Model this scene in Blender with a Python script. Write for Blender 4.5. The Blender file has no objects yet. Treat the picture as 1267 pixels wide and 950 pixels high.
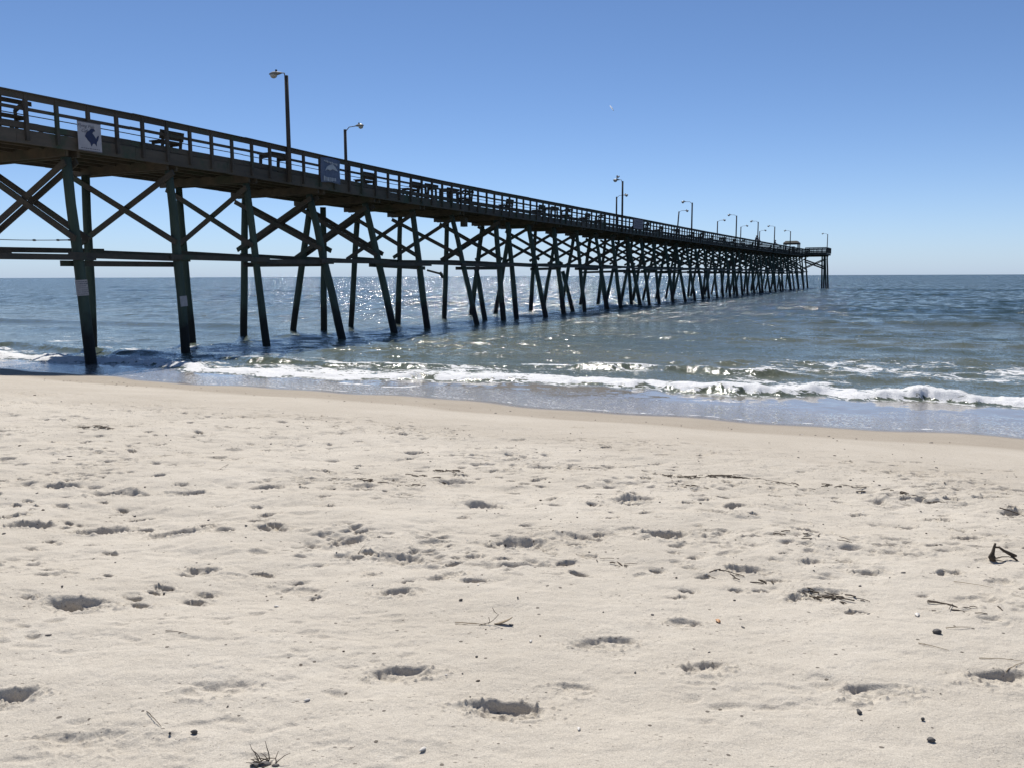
import bpy, bmesh, math, random
import numpy as np
from mathutils import Vector, Matrix
PI = math.pi; R = math.radians
random.seed(11); rng = np.random.default_rng(5)
scene = bpy.context.scene
SKY_AIR, SKY_DUST, SKY_OZ, SKY_STR = .6, 0.0, 6.0, .106
SKY_HZ, SKY_HCOL = .055, (.47, .57, .70)
SUN_STR, EXPO, ROLLSIGN = 5.0, 0.1, 1
SL1, SL2, SL3, SL4 = 1.8, .8, 1.2, 1.0
LEAN = .20
PTS={'foot': [[-0.044, 2.988, 0.37, 1.0], [-0.422, 3.279, 0.33, 0.8], [-1.129, 3.126, 0.33, 0.45], [-2.091, 3.983, 0.4, 1.0], [0.39, 3.579, 0.33, 0.7], [0.784, 3.317, 0.32, 0.7], [0.235, 3.148, 0.28, 0.4], [1.378, 3.109, 0.32, 0.7], [1.91, 3.218, 0.34, 0.9], [-1.91, 3.079, 0.3, 0.8], [-1.55, 2.76, 0.25, 0.4], [0.067, 5.004, 0.45, 1.1], [-0.633, 4.726, 0.4, 1.0], [-0.986, 5.035, 0.34, 0.9], [0.974, 5.221, 0.36, 1.1], [-1.512, 5.292, 0.3, 0.8], [-2.65, 5.362, 0.42, 1.0], [-2.118, 5.29, 0.45, 0.9], [-3.181, 5.455, 0.42, 1.0], [-0.572, 4.183, 0.3, 0.8], [-1.135, 4.252, 0.34, 0.5], [1.921, 5.329, 0.32, 1.0], [2.895, 5.261, 0.3, 0.8], [1.311, 4.535, 0.32, 0.9], [0.789, 3.807, 0.25, 0.7], [1.592, 4.187, 0.3, 0.8], [0.429, 5.138, 0.36, 0.6], [-0.459, 5.003, 0.3, 0.5], [2.931, 5.745, 0.3, 0.8], [1.627, 5.982, 0.3, 1.1], [-0.489, 6.857, 0.5, 0.8], [-1.164, 6.556, 0.4, 0.7], [-3.506, 6.501, 0.4, 0.8], [-3.014, 6.319, 0.4, 0.9], [-2.456, 6.295, 0.4, 0.8], [-0.195, 5.925, 0.4, 0.9], [0.864, 6.116, 0.5, 0.9], [-1.908, 6.507, 0.4, 0.8], [-1.904, 3.112, 0.2, 0.5], [-1.343, 2.76, 0.35, 0.3]], 'white_shell': [[1.901, 3.857], [-0.302, 2.68], [-0.77, 3.03], [-1.151, 4.005], [0.079, 3.588], [0.229, 2.826]], 'orange_shell': [[0.953, 3.817]], 'dark_stone': [[1.878, 3.634], [-1.111, 2.808], [1.263, 2.953], [1.425, 2.753], [-1.194, 2.803], [1.465, 2.889], [-0.258, 4.071], [-1.764, 4.169], [0.026, 4.072], [-2.278, 4.168]], 'driftwood': [[2.77, 4.78]], 'tuft': [[-0.809, 2.616]], 'reed': [[-0.106, 3.786]]}
POLY={'straw': [(2.308, 4.319), (2.443, 4.189), (1.747, 3.523), (1.842, 3.45), (1.948, 3.687), (2.061, 3.688), (1.935, 3.387), (2.09, 3.349), (3.559, 6.095), (3.65, 5.951), (-1.332, 2.944), (-1.237, 2.841), (-1.542, 3.637), (-1.429, 3.594), (-0.269, 3.815), (-0.121, 3.777), (-0.898, 4.815), (-0.876, 4.938), (-2.472, 7.324), (-2.439, 6.959), (1.985, 3.275), (2.096, 3.342)], 'wrack': [(1.318, 7.119), (1.595, 7.068), (1.689, 7.18), (2.086, 7.067), (2.086, 7.067), (2.373, 6.695), (2.455, 6.763), (2.859, 6.635), (1.664, 5.237), (1.769, 5.185), (1.814, 5.168), (2.029, 5.087), (1.141, 4.494), (1.245, 4.455), (1.26, 4.43), (1.355, 4.329), (1.505, 4.222), (1.714, 4.053), (0.469, 4.729), (0.664, 4.574), (2.013, 3.979), (2.313, 3.848), (-0.663, 7.343), (-0.43, 7.21), (-4.802, 9.352), (-4.396, 9.266), (-1.414, 6.86), (-0.724, 6.585), (-0.912, 7.068), (-0.489, 6.857), (1.337, 6.721), (1.506, 6.608), (2.931, 6.579), (3.343, 6.212)]}
COL = scene.collection
# shore frame: s runs seaward along the pier, u runs along the shore
TH = R(26.0)
DS = np.array([math.sin(TH), math.cos(TH)]); DU = np.array([math.cos(TH), -math.sin(TH)])
CAM_Z = 2.6
def W(s, u, z=0.0):
    p = s*DS + u*DU
    return Vector((p[0], p[1], z))

# ---------------------------------------------------------------- helpers
def tag(o, label=None, cat=None, group=None, kind=None):
    if label: o['label'] = label
    if cat: o['category'] = cat
    if group: o['group'] = group
    if kind: o['kind'] = kind
    return o
def empty(name, loc, rz=0.0):
    o = bpy.data.objects.new(name, None); COL.objects.link(o)
    o.location = loc; o.rotation_euler = (0, 0, rz); o.empty_display_size = .2
    return o
class MB:
    def __init__(s): s.v = []; s.f = []
    def box(s, c, d, M=None, jit=0):
        n = len(s.v); x, y, z = d[0]/2, d[1]/2, d[2]/2
        for a in (-x, x):
            for b in (-y, y):
                for e in (-z, z):
                    p = Vector((a, b, e))
                    if M is not None: p = M @ p
                    s.v.append((p.x+c[0], p.y+c[1], p.z+c[2]))
        for q in ((0,1,3,2),(4,6,7,5),(0,4,5,1),(2,3,7,6),(0,2,6,4),(1,5,7,3)):
            s.f.append(tuple(n+i for i in q))
        return s
    def beam(s, p, q, w, h, up=(0,0,1)):
        p = Vector(p); q = Vector(q); d = (q-p); L = d.length; d.normalize()
        a = d.cross(Vector(up)); 
        if a.length < 1e-4: a = d.cross(Vector((0,1,0)))
        a.normalize(); b = a.cross(d)
        M = Matrix((a, d, b)).transposed()
        return s.box((p+q)/2, (w, L, h), M)
    def tube(s, pts, rad, n=10, cap=True):
        pts = [Vector(p) for p in pts]
        if not hasattr(rad, '__len__'): rad = [rad]*len(pts)
        base = len(s.v); prev = None
        for i, p in enumerate(pts):
            d = (pts[min(i+1, len(pts)-1)]-pts[max(i-1, 0)]).normalized()
            a = prev if prev is not None else (Vector((1,0,0)) if abs(d.x) < .9 else Vector((0,1,0)))
            a = (a - d*a.dot(d)).normalized(); prev = a; b = d.cross(a)
            for k in range(n):
                t = 2*PI*k/n
                s.v.append(tuple(p + (a*math.cos(t)+b*math.sin(t))*rad[i]))
        for i in range(len(pts)-1):
            for k in range(n):
                s.f.append((base+i*n+k, base+i*n+(k+1) % n, base+(i+1)*n+(k+1) % n, base+(i+1)*n+k))
        if cap:
            s.f.append(tuple(base+k for k in reversed(range(n))))
            s.f.append(tuple(base+(len(pts)-1)*n+k for k in range(n)))
        return s
    def ell(s, c, r, M=None, nu=12, nv=8, fn=None):
        base = len(s.v)
        for i in range(nv+1):
            ph = PI*i/nv
            for k in range(nu):
                t = 2*PI*k/nu
                p = Vector((r[0]*math.sin(ph)*math.cos(t), r[1]*math.sin(ph)*math.sin(t), r[2]*math.cos(ph)))
                if fn: p = fn(p)
                if M is not None: p = M @ p
                s.v.append((p.x+c[0], p.y+c[1], p.z+c[2]))
        for i in range(nv):
            for k in range(nu):
                s.f.append((base+i*nu+k, base+i*nu+(k+1) % nu, base+(i+1)*nu+(k+1) % nu, base+(i+1)*nu+k))
        return s
    def prism(s, poly, M, th):
        """outline poly (x,y) extruded th along local z, placed by 4x4 matrix"""
        base = len(s.v); n = len(poly)
        for z in (-th/2, th/2):
            for x, y in poly:
                p = M @ Vector((x, y, z)); s.v.append(tuple(p))
        s.f.append(tuple(base+k for k in reversed(range(n)))); s.f.append(tuple(base+n+k for k in range(n)))
        for k in range(n): s.f.append((base+k, base+(k+1) % n, base+n+(k+1) % n, base+n+k))
        return s
    def build(s, name, mat, parent=None, smooth=False, kind=None):
        me = bpy.data.meshes.new(name); me.from_pydata(s.v, [], s.f); me.update()
        bm = bmesh.new(); bm.from_mesh(me); bmesh.ops.recalc_face_normals(bm, faces=bm.faces); bm.to_mesh(me); bm.free()
        me.materials.append(mat)
        if smooth: me.polygons.foreach_set('use_smooth', [True]*len(me.polygons))
        o = bpy.data.objects.new(name, me); COL.objects.link(o)
        if parent: o.parent = parent
        if kind: o['kind'] = kind
        return o
def copy_tree(o, parent=None):
    c = o.copy(); COL.objects.link(c)
    if parent is not None: c.parent = parent
    for ch in [x for x in o.children]: copy_tree(ch, c)
    return c
# ---- numpy noise
def vnoise(x, y, seed=0):
    xi = np.floor(x).astype(np.int64); yi = np.floor(y).astype(np.int64)
    xf = x-xi; yf = y-yi
    u = xf*xf*xf*(xf*(xf*6-15)+10); v = yf*yf*yf*(yf*(yf*6-15)+10)
    T = np.random.default_rng(seed).random(65536)*2-1
    def h(a, b): return T[(a*73856093 ^ b*19349663 ^ (a*b*83)) & 65535]
    return (h(xi, yi)*(1-u)+h(xi+1, yi)*u)*(1-v)+(h(xi, yi+1)*(1-u)+h(xi+1, yi+1)*u)*v
def fbm(x, y, seed=0, octv=4, g=.5):
    o = 0; a = 1; c, s = math.cos(.6), math.sin(.6)
    for i in range(octv):
        o = o+a*vnoise(x+13.7*i, y-7.1*i, seed+i); x, y = (x*c-y*s)*2.03, (x*s+y*c)*2.03; a *= g
    return o
def sstep(a, b, x):
    t = np.clip((x-a)/(b-a), 0, 1); return t*t*(3-2*t)

# ---------------------------------------------------------------- node materials
class NT:
    def __init__(s, name):
        s.m = bpy.data.materials.new(name); s.m.use_nodes = True
        s.t = s.m.node_tree; s.t.nodes.clear()
        s.out = s.n('ShaderNodeOutputMaterial'); s.b = s.n('ShaderNodeBsdfPrincipled')
        s.l(s.b.outputs[0], s.out.inputs[0])
    def n(s, k, **kw):
        a = s.t.nodes.new(k)
        for x, y in kw.items(): setattr(a, x, y)
        return a
    def l(s, a, b): s.t.links.new(a, b)
    def inp(s, sock, v):
        if isinstance(v, bpy.types.NodeSocket): s.l(v, sock)
        else: sock.default_value = v
    def pos(s): 
        if not hasattr(s, '_g'): s._g = s.n('ShaderNodeNewGeometry')
        return s._g.outputs['Position']
    def objc(s): return s.n('ShaderNodeTexCoord').outputs['Object']
    def mapping(s, v, scale=(1,1,1), rot=(0,0,0), loc=(0,0,0)):
        m = s.n('ShaderNodeMapping'); s.l(v, m.inputs[0])
        m.inputs['Location'].default_value = loc; m.inputs['Rotation'].default_value = rot; m.inputs['Scale'].default_value = scale
        return m.outputs[0]
    def noise(s, v, sc, det=4, ro=.55, dist=0, out=0):
        a = s.n('ShaderNodeTexNoise'); s.l(v, a.inputs['Vector']); a.inputs['Scale'].default_value = sc
        a.inputs['Detail'].default_value = det; a.inputs['Roughness'].default_value = ro; a.inputs['Distortion'].default_value = dist
        return a.outputs[out]
    def vor(s, v, sc, feat='F1', out='Distance', rnd=1):
        a = s.n('ShaderNodeTexVoronoi', feature=feat); s.l(v, a.inputs['Vector']); a.inputs['Scale'].default_value = sc
        a.inputs['Randomness'].default_value = rnd
        return a.outputs[out]
    def math(s, op, a, b=0.0, c=None, clamp=False):
        m = s.n('ShaderNodeMath', operation=op, use_clamp=clamp); s.inp(m.inputs[0], a); s.inp(m.inputs[1], b)
        if c is not None: s.inp(m.inputs[2], c)
        return m.outputs[0]
    def rng(s, v, a, b, c=0., d=1., sm=False):
        m = s.n('ShaderNodeMapRange', interpolation_type='SMOOTHSTEP' if sm else 'LINEAR')
        s.inp(m.inputs[0], v)
        for i, q in enumerate((a, b, c, d)): s.inp(m.inputs[i+1], q)
        return m.outputs[0]
    def mix(s, f, a, b, mode='MIX'):
        m = s.n('ShaderNodeMix', data_type='RGBA', blend_type=mode); s.inp(m.inputs[0], f)
        for k, q in ((6, a), (7, b)):
            if isinstance(q, bpy.types.NodeSocket): s.l(q, m.inputs[k])
            else: m.inputs[k].default_value = (*q[:3], 1)
        return m.outputs[2]
    def attr(s, name): return s.n('ShaderNodeAttribute', attribute_name=name).outputs['Fac']
    def bump(s, h, dist, strength=1., normal=None):
        b = s.n('ShaderNodeBump'); s.inp(b.inputs['Strength'], strength); b.inputs['Distance'].default_value = dist
        s.l(h, b.inputs['Height'])
        if normal is not None: s.l(normal, b.inputs['Normal'])
        return b.outputs[0]
    def setp(s, **kw):
        for k, v in kw.items(): s.inp(s.b.inputs[k.replace('_', ' ')], v if isinstance(v, bpy.types.NodeSocket) or not isinstance(v, tuple) else (*v, 1))
        return s
def simple(name, c1, c2, sc=6, rough=.8, bumpd=.004, metal=0, stretch=(1,1,1)):
    t = NT(name); v = t.mapping(t.objc(), stretch)
    n = t.noise(v, sc, 5, .6); c = t.mix(t.rng(n, .3, .7), c1, c2)
    t.setp(Base_Color=c, Roughness=rough, Metallic=metal, Normal=t.bump(t.noise(v, sc*5, 4), bumpd))
    return t.m
def wood(name, dark, light, green=(.035,.055,.038), stretch=(1,1,1)):
    t = NT(name); v = t.mapping(t.objc(), stretch)
    c = t.mix(t.rng(t.noise(v, 1.7, 5, .65), .32, .68), dark, light)
    c = t.mix(t.rng(t.noise(t.objc(), .9, 4, .6), .52, .66), c, green)
    rust = t.rng(t.noise(t.objc(), 2.3, 3, .7), .66, .72)
    c = t.mix(t.math('MULTIPLY', rust, .55), c, (.085, .045, .022))
    g = t.noise(v, 14, 4, .7)
    t.setp(Base_Color=c, Roughness=.82, Normal=t.bump(g, .006))
    return t.m
M = {}
M['deckwood'] = wood('weathered_deck_wood', (.045,.041,.036), (.10,.086,.068), stretch=(1,.15,1))
M['railwood'] = wood('rail_wood', (.032,.03,.027), (.078,.066,.052), stretch=(1,.2,1))
M['brace'] = wood('brace_wood', (.034,.034,.030), (.078,.066,.050))
M['cap'] = wood('cap_wood', (.035,.03,.022), (.085,.066,.042), green=(.035,.042,.025))
def pile_mat():
    t = NT('treated_pile_wood'); p = t.pos(); v = t.mapping(t.objc(), (1,1,.12))
    c = t.mix(t.rng(t.noise(v, 3, 5, .6), .3, .7), (.026,.046,.037), (.062,.092,.07))
    sep = t.n('ShaderNodeSeparateXYZ'); t.l(p, sep.inputs[0])
    zz = t.math('ADD', sep.outputs[2], t.rng(t.noise(t.objc(), 3, 4), 0, 1, -.5, .5))
    c = t.mix(t.rng(zz, .9, 1.5), (.012,.012,.011), c)           # marine growth below the tide line
    barn = t.math('MULTIPLY', t.rng(t.vor(t.objc(), 28), .12, .05), t.rng(zz, .95, .4))
    c = t.mix(t.math('MULTIPLY', barn, .35), c, (.10,.10,.085))
    t.setp(Base_Color=c, Roughness=.85, Normal=t.bump(t.noise(v, 30, 4, .7), .01))
    return t.m
M['pile'] = pile_mat()
M['metal'] = simple('galvanised_metal', (.14,.145,.15), (.22,.22,.21), 8, .65, .001, 0)
M['pole'] = simple('lamp_pole_wood', (.035,.03,.026), (.07,.06,.05), 5, .8, .004, 0, (1,1,.2))
M['lens'] = simple('lamp_lens_glass', (.30,.30,.28), (.38,.38,.35), 9, .3, .0005)
M['black'] = simple('black_plastic', (.012,.012,.012), (.02,.02,.02), 9, .5, .001)
M['white'] = simple('painted_sign_board', (.30,.30,.34), (.38,.38,.41), 3, .6, .001)
M['ink'] = simple('dark_blue_ink', (.012,.02,.06), (.02,.03,.09), 10, .6, .0005)
M['inkgrey'] = simple('grey_ink', (.07,.075,.10), (.10,.10,.13), 10, .6, .0005)
M['banner'] = simple('blue_banner_cloth', (.07,.10,.17), (.13,.16,.25), 7, .8, .006)
M['bannerink'] = simple('pale_banner_print', (.34,.38,.45), (.45,.48,.52), 10, .8, .0005)
M['plaque'] = simple('faded_plaque', (.22,.17,.19), (.30,.25,.27), 10, .8, .001)
M['paper'] = simple('weathered_notice', (.30,.29,.30), (.42,.41,.42), 12, .8, .001)
M['rope'] = simple('old_rope', (.10,.09,.08), (.16,.14,.12), 30, .9, .002)
M['twig'] = simple('dry_twig', (.045,.032,.022), (.11,.085,.06), 20, .9, .002)
M['strawm'] = simple('dry_straw', (.20,.15,.09), (.34,.27,.18), 20, .9, .001)
M['shell'] = simple('white_shell', (.62,.58,.52), (.78,.75,.70), 40, .5, .001)
M['oshell'] = simple('orange_shell', (.50,.24,.10), (.62,.36,.18), 60, .5, .001)
M['stone'] = simple('dark_stone', (.055,.052,.048), (.12,.11,.10), 40, .7, .002)
M['skin'] = simple('skin', (.35,.20,.14), (.42,.26,.19), 9, .6, .0005)
M['shirt'] = simple('dark_shirt', (.03,.035,.06), (.05,.055,.08), 9, .9, .002)
M['feather'] = simple('grey_feathers', (.25,.26,.28), (.42,.42,.42), 15, .8, .001)
def trail_mat():
    t = NT('ice_trail'); tr = t.n('ShaderNodeBsdfTranslucent'); tr.inputs[0].default_value = (.95,.95,.95,1)
    c = t.mix(t.rng(t.noise(t.objc(), .05, 3), .3, .7), (.85,.85,.85), (.95,.95,.95)); t.setp(Base_Color=c, Roughness=1.)
    m = t.n('ShaderNodeMixShader'); m.inputs[0].default_value = .8; t.l(t.b.outputs[0], m.inputs[1]); t.l(tr.outputs[0], m.inputs[2]); t.l(m.outputs[0], t.out.inputs[0]); return t.m
M['contrail'] = trail_mat()
# ---------------------------------------------------------------- the beach
_fs = np.arange(-400, 400, .1)
_fz = np.interp(_fs, [-400,-50,0,5,8,10,12,13.5,15.7,17,20,30,60,200,400], [1.6,1.25,1.05,1.0,.88,.68,.42,.22,0,-.08,-.3,-.9,-2,-3,-3])
_k = np.hanning(15); _k /= _k.sum(); _fz = np.convolve(np.pad(_fz, 7, 'edge'), _k, 'valid')
def prof(s): return np.interp(s, _fs, _fz)
def edge_off(u): return .16*np.sin(u*.55+1.0)+.10*np.sin(u*1.25+.4)+.06*np.sin(u*2.9)
NFOOT = []   # (x,y,size,depth,angle)
for x, y, w, d in PTS['foot']:
    NFOOT.append((x, y, w*.92, d, random.uniform(-.35, .35)))
_r = random.Random(77)
def dens(x, y):
    r = math.hypot(x, y); s = x*DS[0]+y*DS[1]
    if s > 9.6: return .04
    if s > 8.2: return .35
    return 1.0
while len(NFOOT) < 270:
    r = 4.4+9.5*_r.random()**1.15; a = _r.uniform(-.85, .85)
    x, y = r*math.sin(a), r*math.cos(a)
    if _r.random() > dens(x, y): continue
    if any((x-q[0])**2+(y-q[1])**2 < .2**2 for q in NFOOT): continue
    NFOOT.append((x, y, _r.uniform(.09, .25), _r.choice([.25,.3,.4,.5,.8,1.1]), _r.uniform(-.6, .6)))
_m = 0
while _m < 420:                      # small scuffs and toe marks of the trampled strip
    r = 4.2+7.3*_r.random()**.9; a = _r.uniform(-.75, .75); x, y = r*math.sin(a), r*math.cos(a)
    if _r.random() > dens(x, y)*(.35+.65*(math.sin(x*1.7+y*.9)*math.sin(y*1.3-x*.6) > -.1)): continue
    NFOOT.append((x, y, _r.uniform(.06, .15), _r.uniform(1.0, 2.6), _r.uniform(-.7, .7))); _m += 1
def sand_height(x, y, feet=True):
    s = x*DS[0]+y*DS[1]; u = x*DU[0]+y*DU[1]; r = np.hypot(x, y)
    z = prof(s-edge_off(u)*sstep(11, 15, s)*1.0)
    dry = 1-sstep(8.0, 11.0, s)
    z = z+dry*(.022*fbm(x*.8, y*1.2, 3, 2)+.0075*fbm(x*2.6, y*4.6, 9, 3)+.0022*fbm(x*9, y*15, 21, 3))
    tram = dry*sstep(3.6, 5.5, r)                       # trampled sand further out
    z = z+tram*(.010*fbm(x*2.4, y*3.4, 31, 3)-.018*np.maximum(0, fbm(x*3.6, y*5.2, 41, 3)-.25))
    cl = sstep(.05, .6, fbm(x*1.1, y*1.6, 81, 3))*dry*(.25+.75*tram)
    z = z+cl*(.014*np.maximum(0, fbm(x*13, y*15, 83, 2)-.35)+.014*np.maximum(0, fbm(x*30, y*32, 87, 2)-.4)-.05*np.maximum(0, fbm(x*9, y*18, 89, 2)-.33))
    z = z+(1-dry)*.006*fbm(x*.8, y*.8, 51, 3)*(1-sstep(14, 15.5, s))
    if feet:
        z = z.copy()
        for i, (fx, fy, w, d, a) in enumerate(NFOOT):
            idx = np.nonzero((np.abs(x-fx) < w*1.3) & (np.abs(y-fy) < w*1.3))[0]
            if not len(idx): continue
            px = x[idx]-fx; py = y[idx]-fy; c, q = math.cos(a), math.sin(a)
            lx = px*c+py*q; ly = -px*q+py*c
            sgn = 1 if i % 2 else -1; lx = lx*sgn
            wob = .15*fbm(px*6+i*3.3, py*6, 61, 2)+.045*fbm(px*18+i, py*26, 63, 2)
            L = w/2; kind = i % 3
            wx = 1.0-(.18*np.clip(lx/L, -1, 1) if kind != 2 else 0)              # heel narrower than the ball
            e = np.sqrt((lx/(L*.98))**2+(ly/(L*.46*wx))**2)+wob
            D = (.027+.020*min(1, max(0, (math.hypot(fx, fy)-4.5)/3)))*d*min(1.1, w/.25)
            far = np.clip(1.0*(w < .151)+ly/(L*.3)+.15-.7*np.clip(lx/L, -1, 1), 0, 1)          # steep wall: seaward and at the heel
            t0 = .28+.44*far
            pit = 1-np.clip((e-t0)/(1.0-t0), 0, 1)
            pit = np.where(far > .5, pit*pit*(3-2*pit), pit)
            ang = np.arctan2(ly, lx)
            rim = np.exp(-((e-1.14)/.15)**2)*np.clip(.10+.20*np.sin(ang*2+i)+.18*vnoise(ang*2.5+i, ang*0, 5), 0, .35)
            clod = np.maximum(0, fbm(px*38+i, py*38, 71, 2)-.15)*np.exp(-np.maximum(e-.75, 0)*3.0)
            crum = np.maximum(0, fbm(px*52+i*2, py*58, 78, 2)-.42)*.020*np.exp(-np.maximum(e-1.0, 0)*1.8)*(e > .8)*min(1, d*1.2)
            z[idx] += crum-D*pit+D*rim+clod*np.where(e < 1, .013, .006)*min(d+.2, 1)-.010*d*np.exp(-(e/1.25)**2)+(.011*d*fbm(px*14+i, py*22, 75, 3)+.014*d*sstep(-.2,.8,lx/L)*(i % 2))*(1-np.clip((e-.7)/.3, 0, 1))
    return z
def sheet(name, X, Y, Z, mat, attrs):
    nr, nc = X.shape
    me = bpy.data.meshes.new(name)
    co = np.stack([X, Y, Z], -1).reshape(-1, 3).astype(np.float32)
    i = np.arange(nr-1)[:, None]*nc+np.arange(nc-1)[None]
    q = np.stack([i, i+nc, i+nc+1, i+1], -1).reshape(-1, 4)[:, ::-1]      # wound so normals face up
    me.vertices.add(len(co)); me.vertices.foreach_set('co', co.ravel())
    nf = len(q); me.loops.add(nf*4); me.loops.foreach_set('vertex_index', q.astype(np.int32).ravel())
    me.polygons.add(nf); me.polygons.foreach_set('loop_start', (np.arange(nf)*4).astype(np.int32))
    me.polygons.foreach_set('loop_total', np.full(nf, 4, np.int32)) if False else None
    me.polygons.foreach_set('use_smooth', np.ones(nf, bool))
    me.update(calc_edges=True); me.validate()
    for k, a in attrs.items():
        at = me.attributes.new(k, 'FLOAT', 'POINT'); at.data.foreach_set('value', a.astype(np.float32).ravel())
    me.materials.append(mat)
    o = bpy.data.objects.new(name, me); COL.objects.link(o)
    return o
def polar(r, th):
    RR, TT = np.meshgrid(r, th, indexing='ij')
    return RR*np.sin(TT), RR*np.cos(TT)
def geo(a, b, ratio): return a*ratio**np.arange(int(math.log(b/a)/math.log(ratio))+1)

def sand_mat():
    t = NT('beach_sand'); p = t.pos()
    wet = t.attr('wet')
    big = t.noise(p, .8, 4, .5); mid = t.noise(p, 9, 5, .6); fine = t.noise(p, 190, 4, .75)
    c = t.mix(t.rng(big, .3, .7), (.525,.477,.40), (.605,.556,.475))
    c = t.mix(t.rng(mid, .25, .75, 0, .5), c, (.475,.425,.35))
    c = t.mix(t.rng(fine, .32, .68), t.mix(1., c, (.72,.71,.70), 'MULTIPLY'), t.mix(1., c, (1.2,1.2,1.2), 'MULTIPLY'))
    # tiny dark grains and shell grit
    v = t.vor(t.mapping(p, (1,1,1)), 75); vc = t.vor(p, 75, out='Color')
    sp = t.n('ShaderNodeSeparateColor'); t.l(vc, sp.inputs[0])
    m1 = t.math('MULTIPLY', t.math('LESS_THAN', v, .17), t.math('GREATER_THAN', sp.outputs[0], .90))
    c = t.mix(t.math('MULTIPLY', m1, .8), c, (.10,.085,.07))
    m2 = t.math('MULTIPLY', t.math('LESS_THAN', v, .15), t.math('LESS_THAN', sp.outputs[1], .05))
    c = t.mix(m2, c, (.70,.68,.62))
    v2 = t.vor(t.mapping(p, (1,1,1)), 17); vc2 = t.vor(p, 17, out='Color')
    sp2 = t.n('ShaderNodeSeparateColor'); t.l(vc2, sp2.inputs[0])
    patch = t.math('MULTIPLY', t.attr('grit'), .6)
    m3 = t.math('MULTIPLY', t.math('LESS_THAN', t.math('ADD', v2, t.rng(mid, 0, 1, -.12, .12)), .13), t.math('LESS_THAN', sp2.outputs[0], patch))
    c = t.mix(t.math('MULTIPLY', m3, .85), c, (.085,.07,.055))
    v4 = t.mapping(p, (.55,1.25,1), (0,0,.1)); d4 = t.vor(v4, 34); sp4 = t.n('ShaderNodeSeparateColor'); t.l(t.vor(v4, 34, out='Color'), sp4.inputs[0])
    m4 = t.math('MULTIPLY', t.math('LESS_THAN', d4, .15), t.math('LESS_THAN', sp4.outputs[2], t.math('MULTIPLY', t.attr('grit'), .75)))
    c = t.mix(t.math('MULTIPLY', m4, .7), c, (.12,.10,.08))
    wn = t.math('ADD', wet, t.math('MULTIPLY', t.rng(t.noise(t.mapping(p, (1,1,1)), .7, 4), 0, 1, -.25, .25), t.math('MULTIPLY', wet, t.math('SUBTRACT', 1., wet))))
    moist = t.rng(wn, .0, .45, 0, 1, True)
    damp = t.rng(t.math('ADD', t.attr('damp'), t.rng(t.noise(t.mapping(p, (1,1,1), (0,0,0)), .5, 4), 0, 1, -.35, .35)), .2, .8, 0, 1, True)
    c = t.mix(damp, c, t.mix(1., c, (.88,.87,.86), 'MULTIPLY'))
    c = t.mix(moist, c, t.mix(1., c, (.74,.715,.685), 'MULTIPLY'))
    soak = t.rng(wn, .85, 1.0, 0, 1, True)
    c = t.mix(soak, c, t.mix(1., c, (.62,.60,.60), 'MULTIPLY'))
    rough = t.rng(soak, 0, 1, .92, .22)
    b = t.bump(t.noise(p, 26, 6, .68), .014, t.rng(moist, 0, 1, .8, .15))
    b = t.bump(fine, .0028, t.rng(moist, 0, 1, .8, .3), b)
    t.setp(Base_Color=c, Roughness=rough, Normal=b)
    t.b.inputs['Specular IOR Level'].default_value = .25
    return t.m
rr = np.concatenate([[.05,.3,.7,1.1,1.5], geo(1.8, 6.5, 1.0019), geo(6.52, 13, 1.0020), geo(13.1, 34, 1.006), geo(36, 420, 1.08)])
th = np.concatenate([np.radians(np.arange(-180, -44, 4.)), np.radians(np.arange(-42, 42.01, .066)), np.radians(np.arange(44, 181, 4.))])
X, Y = polar(rr, th)
Z = sand_height(X.ravel(), Y.ravel()).reshape(X.shape)
S_ = X*DS[0]+Y*DS[1]; U_ = X*DU[0]+Y*DU[1]
wob = .35*fbm(U_*.25, S_*.05, 101, 3)
wet = sstep(11.9, 14.0, S_+wob-edge_off(U_))*.8+.2*sstep(14.6, 15.5, S_-edge_off(U_))
grit = .34+.6*sstep(4.5, 6.5, S_)*(1-sstep(8.5, 10, S_))+.9*np.exp(-((S_-7.9+.5*np.sin(U_*.4))/.5)**2)*sstep(-.1,.5,fbm(U_*.8,S_*.8,111,2))+.55*np.exp(-((S_-13.3+wob)/.7)**2)+.5*np.exp(-((S_-5.8)/1.6)**2)*sstep(0, .6, fbm(U_*.6, S_*.6, 121, 2))
sand = tag(sheet('beach_sand', X, Y, Z, sand_mat(), {'wet': wet, 'grit': grit, 'damp': sstep(6.5, 9.5, S_)+.0*S_}), kind='structure')

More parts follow.
